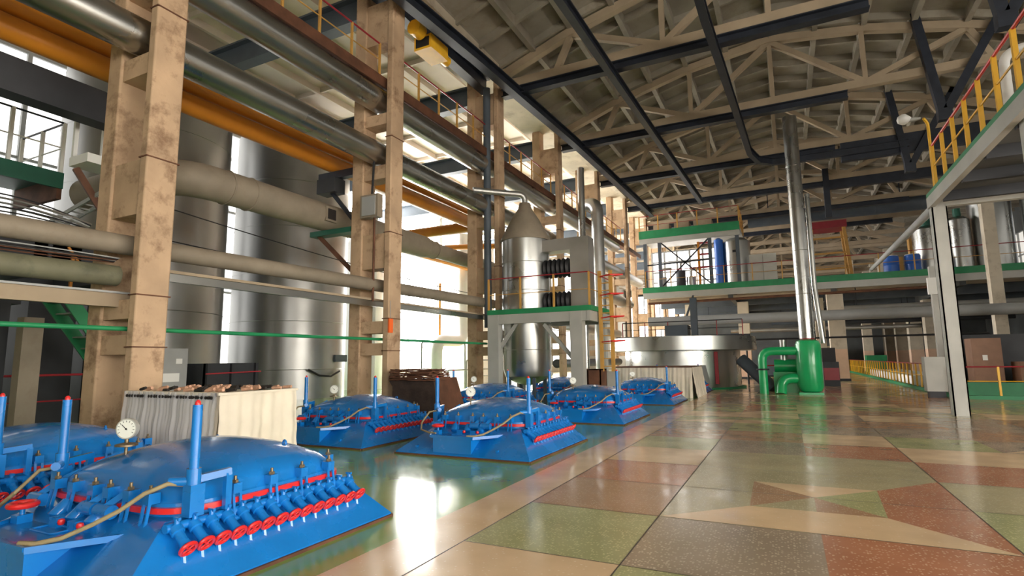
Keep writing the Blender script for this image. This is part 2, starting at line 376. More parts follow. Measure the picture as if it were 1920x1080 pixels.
for n in range(5, len(CY)):
    if CY[n] > YE - 2: break
    dup(tr, (0, CY[n], 11.3), 'cream concrete arched roof truss, %s of the row counted from the camera' % ordinal(n - 4))
# dark steel crane track beams slung under the trusses
BG = 'dark steel beams slung crosswise under the trusses'
for n in range(4, 10):
    x1 = 2.7 if n < 8 else 7.5
    o = MB().ibeam((-8.7, CY[n] + .25, 11.16), (x1, CY[n] + .25, 11.16), .3, .30, .04).build('track_beam', 'darksteel')
    tag(o, 'dark navy steel beam running crosswise under the %s roof truss from the camera' % ordinal(n - 4), 'beam', BG)
def ltrack(pts, label, w=.22, h=.3):
    b = MB()
    for a, c in zip(pts, pts[1:]): b.bar(a, c, w, .04); b.bar((a[0], a[1], a[2] + h), (c[0], c[1], c[2] + h), w, .04); b.bar((a[0], a[1], a[2] + h / 2), (c[0], c[1], c[2] + h / 2), .05, h)
    tag(b.build('monorail_track', 'darksteel'), label, 'rail', 'dark steel monorail tracks running down the hall')
ltrack([(-8.75, 5, 10.75), (-8.1, 14, 10.75), (-7.7, 22, 10.75), (-7.35, 36, 10.75)], 'dark steel crane rail hanging close beside the left column row', .3, .34)
ltrack([(-4.85, 5, 10.68), (-4.5, 18, 10.68), (-4.0, 34, 10.68)], 'straight dark monorail track hanging between crane rail and curved track')
pts = [(-1.55, 6, 10.68), (-1.4, 15, 10.68), (-1.1, 21.8, 10.68), (-.9, 26.6, 10.68), (-.6, 28.0, 10.68), (0, 28.6, 10.68), (.9, 28.8, 10.68), (5.5, 28.85, 10.68)]
ltrack(pts, 'dark monorail track that curves right in front of the third truss')
ltrack([(-9.3, 6, 11.3), (-9.35, 17.0, 11.3)], 'dark steel crane runway beam over the gallery beside the second column', .35, .5)
# hanging dark V frames
for i, y in enumerate((16.9, 22.9, 28.9)):
    t = thing('hanging_brace', (5.4, y, 9.6), ['dark steel V brace hanging from roof, nearest of three', 'dark steel V brace hanging from roof, middle of three', 'dark steel V brace hanging from roof, farthest of three'][i], 'brace', 'dark steel V braces hanging from the roof')
    MB().bar((5.4, y, 9.8), (4.9, y, 13.6), .26, .26).build('strut', 'darksteel', t)
    MB().bar((5.5, y, 9.8), (7.4, y, 13.2), .26, .26).build('strut', 'darksteel', t)
    MB().box(5.25, 5.65, y - .15, y + .15, 9.5, 9.9).build('gusset', 'darksteel', t)
# heavy dark beam band behind the silver stack pipe
for y, z0, z1, x0, x1, lab in ((29.08, 10.45, 11.32, 2.9, 9.2, 'deep dark steel girder spanning the hall behind the tall silver pipe'), (35.05, 10.8, 11.32, 2.8, 9.2, 'lower dark steel girder under the deep dark girder, right of the silver pipe')):
    tag(MB().box(x0, x1, y - .15, y + .15, z0, z1).build('girder', 'darksteel'), lab, 'beam')
tag(MB().box(2.5, 2.8, 34.85, 35.15, 9.2, 12.0).build('hanger_post', 'darksteel'), 'dark vertical steel hanger post crossing the dark girders above mezzanine', 'beam')

# ------------------------------------------------------------------ two-branch columns on the left
CG = 'two-branch concrete columns left of the aisle'
ct = thing('concrete_column', (-9.65, CY[2] + .25, 0), 'peeling cream concrete column, nearest and largest, behind the sheeted stack', 'column', CG)
y0 = CY[2]; y1 = y0 + .5
b = MB(); b.box(-8.99, -8.8, y0, y1, 0, 11.95); o = b.build('front_leg', 'concrete', ct); mod = o.modifiers.new('bevel', 'BEVEL'); mod.width = .03; mod.segments = 2
b = MB(); b.box(-10.1, -9.72, y0, y1, 0, 12.15); o = b.build('rear_leg', 'concrete', ct); mod = o.modifiers.new('bevel', 'BEVEL'); mod.width = .03; mod.segments = 2
for z, h in ((1.8, .3), (2.35, .3), (4.3, .9), (6.4, .36), (7.85, .3), (10.6, 1.2)):
    MB().box(-9.72, -8.99, y0 + .04, y1 - .04, z - h / 2, z + h / 2).build('cross_strut', 'concrete', ct)
for z in (1.75, 2.55, 4.75, 7.3): MB().box(-9.0, -8.785, y0 - .015, y1 + .015, z, z + .02).build('band_strap', 'rust', ct)
cl = ['cream concrete column right of the nearest, with orange tag', 'concrete column standing just left of the cone-topped vessel', 'concrete column with square opening right of the cone-topped vessel',
      'slim concrete column behind the vessel platform ladder', 'concrete column at the left end of the mezzanine deck'] + ['concrete column of the left row seen beyond the mezzanine edge, %s from the deck' % ordinal(i) for i in range(12)]
for n in range(3, len(CY)):
    if CY[n] > YE - 1: break
    c_ = dup(ct, (-9.65, CY[n] + .25, 0), cl[n - 3])

# cross beams of the side bay
for n in range(2, 12):
    y = CY[n] + .25
    lab = 'blue-grey steel crossbeam of the side bay at the %s column' % ordinal(n - 2)
    tag(MB().ibeam((-17.5 if n in (3, 4) else -24.4, y, 11.35), (-10.12, y, 11.35), .4, .78, .06).build('crossbeam', 'bluegrey'), lab, 'beam', 'side bay roof crossbeams')
# crane runway beam, side bay
tag(MB().box(-11.9, -11.5, -4, 6.9, 6.12, 6.75).build('runway_girder', 'shadowdark'), 'long dark girder under the orange pipes left of the nearest column', 'beam')

# ------------------------------------------------------------------ gallery along the columns at high level
g = thing('gallery', (-10, 20, 8.6), 'high steel gallery running along the column row above the silver pipes', 'walkway')
MB().box(-9.66, -9.1, 3, 40, 8.92, 9.0).build('deck', 'rust', g)
b = MB(); b.bar((-9.12, 3, 8.86), (-9.12, 40, 8.86), .05, .28); b.build('edge_channel', 'rust', g)
def railing(name, label, pts, h=1.0, step=1.2, post='yellow', rail='red_dark', mid='yellow', pr=.025, rr=.024, group=None, toe=None, mids=1):
    P = [Vector(p) for p in pts]
    t = thing(name, tuple(P[0]), label, 'railing', group)
    hb = MB(); mbs = MB()
    for a, c in zip(P, P[1:]):
        hb.cyl(a + Vector((0, 0, h)), c + Vector((0, 0, h)), rr, n=8)
        for q in range(mids):
            zz = h * (q + 1) / (mids + 1); mbs.cyl(a + Vector((0, 0, zz)), c + Vector((0, 0, zz)), rr * .7, n=6)
        L = (c - a).length; n = max(1, round(L / step))
        for i in range(n + (c is P[-1])):
            p = a + (c - a) * i / n
            MB().bar(p, p + Vector((0, 0, h)), pr * 2, pr * 2).build('post', post, t)
    hb.build('handrail', rail, t); mbs.build('middle_rail', mid, t)
    if toe:
        tb = MB()
        for a, c in zip(P, P[1:]): tb.bar(a + Vector((0, 0, .07)), c + Vector((0, 0, .07)), .02, .14)
        tb.build('toe_board', toe, t)
    return t
gr = 'ochre gallery railings between the columns'
for n in range(2, 7):
    railing('gallery_railing', ['ochre and red railing on the gallery, nearest bay above silver pipes', 'ochre and red gallery railing right of the orange-tagged column', 'ochre gallery railing just right of the cone-topped vessel top', 'ochre gallery railing in the fourth bay, past the column with square opening', 'ochre gallery railing in the farthest visible bay'][n - 2],
            [(-9.16, CY[n] + .6, 9.0), (-9.16, CY[n + 1] - .1, 9.0)], .9, 1.1, 'yellow_dull', 'red_dark', 'yellow_dull', group=gr)

# ------------------------------------------------------------------ pipes along the column row
def pipe(label, pts, r, m, rings=None, name='pipe', ringm=None, bend=None, n=20, cat='pipe', group=None):
    P = rpath(pts, bend or r * 2.2) if len(pts) > 2 else pts
    b = MB().tube(P, r, n)
    if rings:
        t = thing(name, tuple(pts[0]), label, cat, group)
        b.build('pipe_run', m, t)
        for c, ax in rings: MB().torus(c, r + .004, .012, ax, 20, 6).build('seam_ring', ringm or m, t)
        return t
    return tag(b.build(name, m), label, cat, group)
YR = lambda x, z, a, c, s: [((x, y, z), (0, 1, 0)) for y in [a + s * i for i in range(int((c - a) / s) + 1)]]
pipe('wide silver clad pipe, topmost of the pair along the columns', [(-9.38, 2, 8.41), (-9.38, 34, 8.55)], .33, 'silver', [], 'clad_pipe')
pipe('wide silver clad pipe, lower of the pair along the columns', [(-9.38, 1, 6.94), (-9.38, 30, 6.98)], .31, 'silver', [], 'clad_pipe')
pipe('thin orange pipe running just above the thick orange pipe', [(-11.0, 1, 7.33), (-11.0, 19.2, 7.42)], .15, 'orange')
pipe('thick orange pipe along the columns with elbow turning left', [(-11.0, 1, 6.95), (-11.0, 19.2, 6.95), (-16.5, 19.2, 6.95), (-16.5, 30, 6.95)], .22, 'orange', None, bend=.5)
pipe('slim grey pipe squeezed between the two orange pipes', [(-11.3, 1, 7.25), (-11.3, 19, 7.3)], .09, 'greysteel')
pipe('orange gas pipe crossing the bright windows behind the columns', [(-16, 24.5, 7.5), (-10.9, 24.5, 7.1)], .14, 'orange')
t = thing('duct', (-11, 7, 5.0), 'large dusty duct with elbow right of the nearest column', 'duct')
MB().tube(rpath([(-14.5, 6.9, 5.45), (-11.15, 6.9, 5.45), (-11.15, 15.6, 5.45)], .9, 8), .38, 24).build('duct_run', 'tan_pipe', t)
MB().tube([(-11.15, 15.6, 5.45), (-11.15, 16.4, 5.45), (-11.15, 23, 5.4)], [.38, .27, .27], 24).build('reducer', 'tan_pipe', t)
for y in (8.0, 8.6, 16.3): MB().torus((-11.15, y, 5.45), .385 if y < 10 else .3, .02, (0, 1, 0), 24, 6).build('flange_ring', 'tan_pipe', t)
h = MB().box(-10.83, -10.76, 10.7, 11.1, 5.25, 5.65).build('inspection_hatch', 'tan_pipe', t)
MB().box(-10.765, -10.745, 10.76, 11.04, 5.31, 5.59).build('hatch_opening', 'hole', h)
pipe('dusty grey pipe at mid height along the columns', [(-9.36, 1, 3.36), (-9.36, 17.8, 3.5)], .16, 'tan_pipe', [])
pipe('olive stained pipe under the dusty grey pipe, left of the nearest column', [(-9.36, 1, 2.84), (-9.36, 4.95, 2.88)], .16, 'olive_pipe')
pipe('thin green pipe at head height along the columns', [(-9.1, 1, 2.04), (-9.1, 16.5, 2.05)], .035, 'green_pipe', name='green_pipe')
t = thing('support_beam', (-9.66, 1, 2.5), 'cream steel channel beam below the dusty pipes, left of nearest column', 'beam')
MB().box(-9.42, -9.32, 1, 5.28, 2.39, 2.6).build('channel', 'truss', t); MB().box(-9.48, -9.28, 1, 5.28, 2.6, 2.63).build('top_flange', 'grey', t)
t = thing('support_beam', (-9.66, 5.8, 3.0), 'pale channel beam below the dusty pipe between the two nearest columns', 'beam')
MB().box(-9.42, -9.32, 5.42, 17.0, 2.89, 3.03).build('channel', 'silver', t); MB().box(-9.52, -9.28, 5.42, 17.0, 3.03, 3.08).build('top_flange', 'truss', t)
t = thing('hanging_tag', (-8.79, 10.76, 2.2), 'bright orange rectangular tag hanging on the second column', 'sign')
MB().box(-8.80, -8.76, 10.9, 11.05, 2.2, 2.55).build('tag_plate', 'orange_tag', t); MB().cyl((-8.79, 10.97, 2.55), (-8.79, 10.97, 3.0), .006, n=6).build('string', 'grey', t)
t = thing('junction_box', (-9.3, 10.8, 5.2), 'battered grey junction box on the face of the second column', 'box')
MB().box(-9.62, -9.05, 10.72, 10.92, 5.15, 5.75).build('housing', 'tan_pipe', t); MB().box(-9.55, -9.12, 10.70, 10.72, 5.2, 5.7).build('cover', 'grey', t); MB().cyl((-9.3, 10.8, 5.75), (-9.3, 10.85, 6.7), .03, n=8).build('conduit', 'black', t)
MB().tube([(-9.25, 10.85, 3.0), (-9.25, 10.85, 5.15)], .03, 8).build('cable_conduit', 'rust', t)
t = thing('pipe_support', (-10.5, 11.1, 6.2), 'dark bracket with strap holding orange pipes at second column', 'bracket')
MB().box(-11.4, -10.13, 11.0, 11.2, 6.5, 6.7).build('arm', 'darksteel', t); MB().box(-11.35, -10.7, 10.9, 11.3, 6.1, 6.5).build('saddle', 'shadowdark', t); MB().bar((-11.3, 11.1, 6.5), (-10.2, 11.1, 5.3), .08, .1).build('brace', 'darksteel', t)
t = thing('pipe_support', (-10.5, 11.1, 4.8), 'dark green bracket under the dusty duct at second column', 'bracket')
MB().box(-11.6, -10.13, 10.95, 11.25, 4.92, 5.06).build('arm', 'green_dark', t); MB().bar((-11.4, 11.1, 4.95), (-10.2, 11.1, 3.9), .08, .1).build('brace', 'rust', t)
# cables sagging over the pipes at far left
def sag(a, b, d, n=14):
    a, b = Vector(a), Vector(b); return [a.lerp(b, i / n) + Vector((0, 0, d * 4 * (i / n) * (1 - i / n))) for i in range(n + 1)]
cb = 'cables draped over the pipes at far left'
for i in range(9):
    o = MB().tube(sag((-10.6 + .04 * i, 2.4, 3.45 + .04 * i), (-10.4 + .03 * i, 4.93, 3.68 + .015 * i), .18 + .03 * (i % 4)), .012, 6).build('cable', ['grey', 'black', 'silver_dull'][i % 3])
    tag(o, 'cable draped in the upper bundle left of nearest column', 'cable', 'upper cable bundle draped over the pipes at far left')
for i in range(6):
    o = MB().tube(sag((-9.44 + .03 * i, 2.4, 3.08 + .01 * i), (-9.44 + .03 * i, 4.93, 3.10 + .01 * i), -.02 + .02 * (i % 3)), .010, 6).build('cable', ['rust', 'black', 'grey'][i % 3])
    tag(o, 'cable lying along the olive pipe left of nearest column', 'cable', 'lower cable bundle lying on the olive pipe')
# thin sagging wires past the silos
for i, (z0, z1) in enumerate(((4.75, 4.4), (4.1, 4.3))):
    tag(MB().tube(sag((-10.12, 5.2, z0 - .3), (-10.12, 17.0, z1 - .5), -.12), .012, 5).build('wire', 'black'), ['upper thin black wire strung in front of the silos', 'lower thin black wire strung in front of the silos'][i], 'wire')
# ------------------------------------------------------------------ silos
def silo(c, r, h, label, m='silo', seams=True):
    t = thing('silo', (c[0], c[1], 0), label, 'silo')
    MB().lathe([(r, 0), (r, h), (r * .98, h + .05), (.3, h + .9), (.0001, h + .95)], (c[0], c[1], 0), 64).build('shell', m, t)
    if seams:
        for z in range(1, int(h), 2): MB().torus((c[0], c[1], z + .2), r + .003, .012, (0, 0, 1), 64, 4).build('seam_ring', m, t)
    return t
silo((-20, 11.4), 2.55, 12.3, 'tall metal clad silo directly behind the nearest column')
silo((-20, 17.9), 2.43, 11.4, 'tall metal clad silo between the two nearest columns')
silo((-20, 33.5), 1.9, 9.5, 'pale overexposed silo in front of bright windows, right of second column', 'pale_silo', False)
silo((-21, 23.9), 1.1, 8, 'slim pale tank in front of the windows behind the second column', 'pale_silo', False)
tag(MB().box(-20.9, -19.1, 17.0, 18.6, 12.3, 13.1).build('exhaust_box', 'bluegrey'), 'dark square exhaust box on top of the silo between columns', 'duct')
t = thing('silo_bracket', (-17.6, 17.9, 0), 'small dark bracket fixed on the lower side of the right silo', 'bracket')
MB().tube([(-17.62, 16.8, 1.2), (-17.4, 17.2, .95), (-17.35, 17.8, .9), (-17.45, 18.4, 1.1)], .04, 8).build('hook_bar', 'black', t); MB().box(-17.75, -17.5, 18.2, 18.9, 1.5, 1.8).build('plate', 'bluegrey', t)
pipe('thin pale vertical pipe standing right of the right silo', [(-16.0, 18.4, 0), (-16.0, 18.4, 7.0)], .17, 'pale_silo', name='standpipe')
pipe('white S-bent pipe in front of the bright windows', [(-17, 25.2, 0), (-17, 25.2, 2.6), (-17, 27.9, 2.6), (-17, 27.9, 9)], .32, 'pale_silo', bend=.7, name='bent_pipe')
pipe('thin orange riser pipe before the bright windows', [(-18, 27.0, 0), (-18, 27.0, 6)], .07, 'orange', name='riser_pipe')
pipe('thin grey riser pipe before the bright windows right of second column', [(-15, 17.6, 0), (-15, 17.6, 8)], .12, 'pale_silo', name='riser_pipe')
# small piping with valves below
for i, (z, y0_, y1_) in enumerate(((1.0, 24, 33), (1.5, 26, 33), (2.4, 22, 26), (.6, 27, 33))):
    pipe('thin grey process pipe before the windows, %s from the floor' % ['second', 'third', 'topmost', 'lowest'][i], [(-15.5 - .1 * i, y0_, 0), (-15.5 - .1 * i, y0_, z), (-15.5 - .1 * i, y1_, z), (-15.5 - .1 * i, y1_, 0)], .04, 'grey', None, bend=.12, name='process_pipe')
# ------------------------------------------------------------------ far left equipment
t = thing('access_platform', (-15, 4.4, 5.7), 'green edged steel platform in front of the silo at upper left', 'platform')
MB().box(-17, -15, 2, 6.6, 5.84, 5.9).build('deck', 'green_dark', t); MB().box(-15.04, -14.96, 2, 6.6, 5.6, 5.98).build('edge_beam', 'green_dark', t)
MB().box(-17, -15, 6.5, 6.6, 5.35, 5.9).build('end_beam', 'rust', t)
railing('platform_railing', 'white and dark railing on the green edged platform at upper left', [(-15.02, 2.6, 5.98), (-15.02, 6.55, 5.98), (-17, 6.55, 5.98)], 1.22, 1.0, 'white', 'darksteel', 'white', .035)
t = thing('bracket_rack', (-12.3, 6.0, 5.4), 'small white edged steel frame bracket left of the nearest column top', 'frame')
for p in ((-12.5, 5.65), (-12.5, 6.15)): MB().bar((p[0], p[1], 5.6), (p[0], p[1], 6.85), .07, .07).build('upright', 'white', t)
MB().bar((-12.5, 5.6, 6.85), (-11.9, 6.2, 7.05), .12, .1).build('top_bar', 'white', t)
MB().box(-12.55, -11.9, 5.6, 6.45, 5.42, 5.6).build('ledge', 'white', t)
MB().bar((-12.5, 5.7, 5.4), (-12.3, 6.2, 4.5), .12, .12).build('brace', 'rust', t)
MB().bar((-12.5, 6.2, 5.7), (-10.6, 6.0, 5.75), .15, .15).build('cantilever_beam', 'grey', t)
t = thing('cable_tray', (-12.5, 6.3, 4.8), 'slanted wire cable tray ladder left of the nearest column', 'cable tray')
for s_ in (0, .28): MB().bar((-14.3, 6.0 + s_, 4.5), (-11.55, 6.0 + s_, 5.05), .03, .08).build('side_rail', 'grey', t)
for i in range(12):
    f_ = (i + .5) / 12; MB().bar((-14.3 + 2.75 * f_, 6.0, 4.5 + .55 * f_), (-14.3 + 2.75 * f_, 6.28, 4.5 + .55 * f_), .03, .03).build('rung', 'grey', t)
MB().bar((-14.2, 6.14, 3.5), (-14.2, 6.14, 4.5), .06, .06).build('hanger', 'shadowdark', t)
# stair
t = thing('stair', (-14, 6.6, 0), 'dark green steel stair descending behind the nearest column', 'stair')
for x in (-14.4, -13.6):
    MB().bar((x, 6.2, 3.05), (x, 8.2, .25), .05, .26).build('stringer', 'green_pipe', t)
for i in range(11): MB().box(-14.4, -13.6, 6.25 + i * .18, 6.48 + i * .18, 2.85 - i * .25, 2.88 - i * .25).build('tread', 'greysteel', t)
for x in (-13.6,):
    MB().bar((x, 6.2, 4.0), (x, 8.2, 1.2), .04, .04).build('handrail', 'orange', t)
    for i in range(3): MB().bar((x, 6.3 + i * .85, 2.9 - i * 1.15), (x, 6.3 + i * .85, 3.86 - i * 1.15), .05, .05).build('post', 'orange', t)
t = thing('machinery_stand', (-13.5, 5.0, 0), 'dark steel support frame with posts behind the left presses', 'frame')
for x, y in ((-13.0, 4.9), (-13.2, 7.4), (-15.5, 4.9), (-15.5, 7.8), (-13.5, 3.4)):
    MB().ibeam((x, y, 0), (x, y, .01), .1, .1); MB().bar((x, y, 0), (x, y, 3.0), .28, .28).build('post', 'shadowdark', t)
MB().box(-15.7, -12.9, 3.0, 5.2, 2.65, 3.0).build('beam', 'shadowdark', t); MB().box(-15.7, -12.9, 6.9, 7.9, 3.3, 3.6).build('beam', 'shadowdark', t)
MB().bar((-13.0, 4.8, 1.9), (-13.5, 3.4, .9), .14, .14).build('diagonal', 'shadowdark', t)
tag(MB().bar((-12.1, 5.05, 0), (-12.1, 5.05, 2.35), .24, .3).build('post', 'tan_pipe'), 'dusty tan steel post behind the far left press', 'column')
t = thing('machine_shade_block', (-17, 8, 0), 'dark machine body with added blocks deepening the shade behind the green stair', 'machine')  # dark boxes added here to keep the corner behind the stair dark
MB().box(-18.4, -15.8, 2.5, 5.6, 0, 2.6).build('body', 'shadowdark', t); MB().box(-18.6, -16.2, 3, 5.6, 2.9, 4.2).build('upper_body', 'shadowdark', t)
MB().box(-18.0, -16.0, 6.6, 7.6, 0, 5.0).build('shade_box', 'shadowdark', t); MB().box(-18.0, -16.0, 8.3, 9.6, 0, 4.6).build('shade_box', 'shadowdark', t); MB().box(-18.0, -16.0, 5.6, 9.6, 3.6, 4.9).build('shade_lintel', 'shadowdark', t); MB().cyl((-17.4, 4.6, 2.6), (-17.4, 4.6, 2.9), .5, n=20).build('neck', 'green_dark', t)
railing('floor_railing', 'dark red handrail low behind the far left press', [(-13.6, 5.2, .25), (-13.6, 8.6, .25)], 1.05, 1.6, 'green_pipe', 'red_dark', 'red_dark')
t = thing('electrical_cabinet', (-13, 8.2, 0), 'grey electrical cabinet with white label right of the nearest column', 'cabinet')
MB().box(-13.5, -13.0, 7.85, 8.6, 0, 1.86).build('body', 'grey', t); MB().box(-13.0, -12.98, 7.9, 8.55, .1, 1.8).build('door', 'grey', t)
MB().box(-12.98, -12.97, 7.93, 8.4, 1.08, 1.28).build('label_plate', 'white', t); MB().box(-12.98, -12.97, 8.3, 8.45, 1.5, 1.62).build('notice', 'white', t)
t = thing('steel_trough', (-13, 9.2, 0), 'dark open steel trough beside the grey electrical cabinet', 'tank')
b = MB(); b.box(-13.6, -12.55, 8.75, 10.2, 0, .08); b.box(-12.62, -12.55, 8.75, 10.2, 0, 1.5); b.box(-13.6, -13.53, 8.75, 10.2, 0, 1.5); b.box(-13.6, -12.55, 8.75, 8.82, 0, 1.5); b.box(-13.6, -12.55, 10.13, 10.2, 0, 1.5); b.build('shell', 'shadowdark', t)
for y in (8.8, 9.45, 10.15): MB().box(-12.56, -12.47, y - .04, y + .04, 0, 1.5).build('stiffener', 'shadowdark', t)
MB().bar((-12.45, 8.7, 1.25), (-12.45, 10.25, 1.28), .03, .03).build('red_bar', 'red_dark', t)

# ------------------------------------------------------------------ filter presses
def selip(hx, hy, cx, cy, n=4., k=56):
    out = []
    for i in range(k):
        t = 2 * math.pi * i / k; c, s = math.cos(t), math.sin(t)
        out.append((cx + hx * math.copysign(abs(c) ** (2 / n), c), cy + hy * math.copysign(abs(s) ** (2 / n), s)))
    return out
def make_press(loc, label):
    x0, y0 = loc; P = thing('filter_press', (x0, y0, 0), label, 'filter press', 'blue filter presses')
    W = lambda x, y, z: (x0 + x, y0 + y, z)
    b = MB()                                       # base skirt with flat rim
    o = [(-1.21, -1.28), (1.21, -1.28), (1.21, 1.28), (-1.21, 1.28)]; i_ = [(-.80, -.70), (.80, -.70), (.80, 1.02), (-.80, 1.02)]
    vs = [W(x, y, 0) for x, y in o] + [W(x, y, .035) for x, y in o] + [W(x, y, .40) for x, y in i_]
    b.add(vs, [(3, 2, 1, 0), (0, 1, 5, 4), (1, 2, 6, 5), (2, 3, 7, 6), (3, 0, 4, 7), (4, 5, 9, 8), (5, 6, 10, 9), (6, 7, 11, 10), (7, 4, 8, 11), (8, 9, 10, 11)])
    b.build('base_skirt', 'blue', P)
    b = MB()
    for a, c in zip(o, o[1:] + o[:1]): b.bar(W(*a, .012), W(*c, .012), .05, .024)
    b.build('edge_strip', 'rust', P)
    tp = [(-.54, -1.26), (.24, -1.26), (.60, -.72), (-.86, -.72)]
    b = MB(); b.poly([(x0 + x, y0 + y) for x, y in [(-.50, -1.24), (.20, -1.24), (.20, -.72), (-.50, -.72)]], 0.03, .28); tray = b.build('front_box', 'blue', P)
    b = MB(); b.poly([(x0 + x, y0 + y) for x, y in tp], .28, .30)
    for a, c in zip(tp, tp[1:] + tp[:1]): b.bar(W(*a, .31), W(*c, .31), .02, .03)
    b.tube(rpath([W(-.3, -1.0, .305), W(.0, -1.0, .305), W(.0, -.85, .305), W(-.3, -.85, .305), W(-.3, -.99, .305)], .04, 3), .008, 6)
    b.build('tray', 'blue', P)
    fr = selip(.84, .82, 0, .17, 6)
    MB().poly([(x0 + x, y0 + y) for x, y in fr], .38, .435).build('lower_flange', 'blue', P)
    g_ = selip(.90, .88, 0, .17, 6)
    MB().poly([(x0 + x, y0 + y) for x, y in g_], .435, .475).build('gasket', 'red', P)
    # lid: flange + dome
    b = MB(); vs = []; fs = []; k = 56
    rings = [(1.0, .475, 6), (1.0, .50, 6), (.975, .515, 6), (.965, .575, 5.5), (.90, .64, 4.5), (.78, .70, 3.6), (.6, .76, 3), (.4, .80, 2.5), (.2, .825, 2.2), (.02, .833, 2)]
    for sc, z, n in rings: vs += [W(x, y, z) for x, y in selip(.87 * sc, .85 * sc, 0, .17, n, k)]
    for i in range(len(rings) - 1):
        for j in range(k): fs.append((i * k + j, i * k + (j + 1) % k, (i + 1) * k + (j + 1) % k, (i + 1) * k + j))
    fs += [tuple(range(k))[::-1], tuple((len(rings) - 1) * k + j for j in range(k))]
    b.add(vs, fs); lid = b.build('lid', 'blue', P)
    lid.data.set_sharp_from_angle(angle=R(50))
    # clamps round the edge
    cp = [(x, -.70, 0) for x in (-.62, -.36, -.08, .12, .38, .62)] + [(.885, y, 1) for y in (-.22, .12, .44, .76)] + [(x, 1.04, 2) for x in (-.6, -.2, .2, .6)] + [(-.885, y, 3) for y in (-.22, .12, .44, .76)]
    dirs = {0: (0, -1), 1: (1, 0), 2: (0, 1), 3: (-1, 0)}
    cm = None
    for x, y, d in cp:
        dx, dy = dirs[d]; tx, ty = -dy, dx
        b = MB(); b.bar(W(x - dx * .05, y - dy * .05, .545), W(x + dx * .035, y + dy * .035, .545), .075, .075)
        for s_ in (-.03, .03):
            b.bar(W(x + dx * .02 + tx * s_, y + dy * .02 + ty * s_, .53), W(x + dx * .05 + tx * s_, y + dy * .05 + ty * s_, .33), .014, .02)
        b.cyl(W(x + dx * .045 - tx * .05, y + dy * .045 - ty * .05, .33), W(x + dx * .045 + tx * .05, y + dy * .045 + ty * .05, .33), .022, n=10)
        c_ = b.build('clamp', 'blue', P)
        MB().cyl(W(x, y, .58), W(x, y, .635), .012, n=8).cyl(W(x, y, .585), W(x, y, .605), .024, n=6).build('bolt', 'brass', c_)
    # front hinge bars sloping over lid edge
    for x in (-.72, .02, .22):
        MB().tube([W(x - .02, -.78, .44), W(x + .03, -.60, .56), W(x + .12, -.25, .70)], .034, 4).build('hinge_bar', 'blue', P)
        MB().cyl(W(x - .1, -.77, .43), W(x + .07, -.77, .43), .05, n=14).build('hinge_barrel', 'blue', P)
    # corner hangers with standpipes
    for s_ in (1, -1):
        b = MB(); b.box(*sorted((x0 + s_ * .84, x0 + s_ * .93)), y0 - .61, y0 - .50, .42, .64)
        b.bar(W(s_ * .88, -.55, .67), W(s_ * .93, -.30, .69), .05, .05); b.bar(W(s_ * .93, -.32, .68), W(s_ * .93, -.32, .42), .04, .05)
        b.cyl(W(s_ * .88, -.56, .62), W(s_ * .88, -.56, .75), .05, n=14)
        b.cyl(W(s_ * .76, -.66, .66), W(s_ * .86, -.58, .66), .035, n=10)
        br = b.build('hanger_bracket', 'blue', P)
        sp = MB().cyl(W(s_ * .88, -.56, .74), W(s_ * .88, -.56, 1.20), .034, n=16).build('standpipe', 'blue', P)
        MB().lathe([(.02, 0), (.02, .02), (.008, .035)], W(s_ * .88, -.56, 1.20), 10).build('red_cap', 'red', sp)
    # pressure gauge
    gx, gy = -.32, -.36
    b = MB().cyl(W(gx, gy, .66), W(gx, gy, .80), .013, n=10).lathe([(.02, 0), (.085, .012), (.085, .026), (.02, .04)], W(gx, gy, .80), 24).cyl(W(gx, gy, .83), W(gx, gy, .88), .016, n=10)
    gs = b.build('gauge_stem', 'brass', P)
    dx, dy = .50, -.866                              # dial faces the aisle
    c0 = Vector(W(gx, gy, .955)); d = Vector((dx, dy, 0))
    gd = MB().cyl(c0 - d * .025, c0 + d * .02, .086, n=32).build('gauge_case', 'greysteel', P)
    MB().cyl(c0 + d * .02, c0 + d * .022, .076, n=32).build('dial', 'dial', gd)
    sd = Vector((dy, -dx, 0)); b = MB()
    for i in range(11):
        a_ = R(-120 + 24 * i); v = sd * math.sin(a_) + Vector((0, 0, 1)) * math.cos(a_)
        b.bar(c0 + d * .0235 + v * .056, c0 + d * .0235 + v * .07, .004, .002, d)
    v = sd * .7 + Vector((0, 0, .7)); b.bar(c0 + d * .024 - v * .015, c0 + d * .024 + v * .05, .005, .002, d); b.cyl(c0 + d * .022, c0 + d * .026, .008, n=10)
    b.build('needle', 'black', gd)
    # lifting lugs
    for x, y in ((.46, .62), (-.5, .62)):
        MB().torus(W(x, y, .74), .03, .010, (.3, 1, 0), 14, 6).build('lifting_lug', 'blue', P)
    # hose
    MB().tube([Vector(q) for q in [W(.84, -.60, .64), W(.78, -.68, .655), W(.68, -.78, .60), W(.58, -.88, .50), W(.46, -.98, .42), W(.34, -1.10, .35), W(.24, -1.2, .33), W(.12, -1.24, .33)]], .016, 10).build('hose', 'hose', P)
    MB().tube([Vector(q) for q in [W(-.84, -.58, .64), W(-.96, -.68, .62), W(-1.02, -.82, .45), W(-.9, -1.0, .36), W(-.68, -1.08, .33), W(-.54, -1.1, .33)]], .014, 10).build('hose', 'hose', P)
    # handwheel at tray
    hw = MB().torus(W(-.62, -.92, .43), .085, .022, (0, 0, 1), 24, 8)
    for i in range(4):
        a_ = math.pi * i / 4; hw.bar(W(-.62 - .08 * math.cos(a_), -.92 - .08 * math.sin(a_), .43), W(-.62 + .08 * math.cos(a_), -.92 + .08 * math.sin(a_), .43), .014, .012)
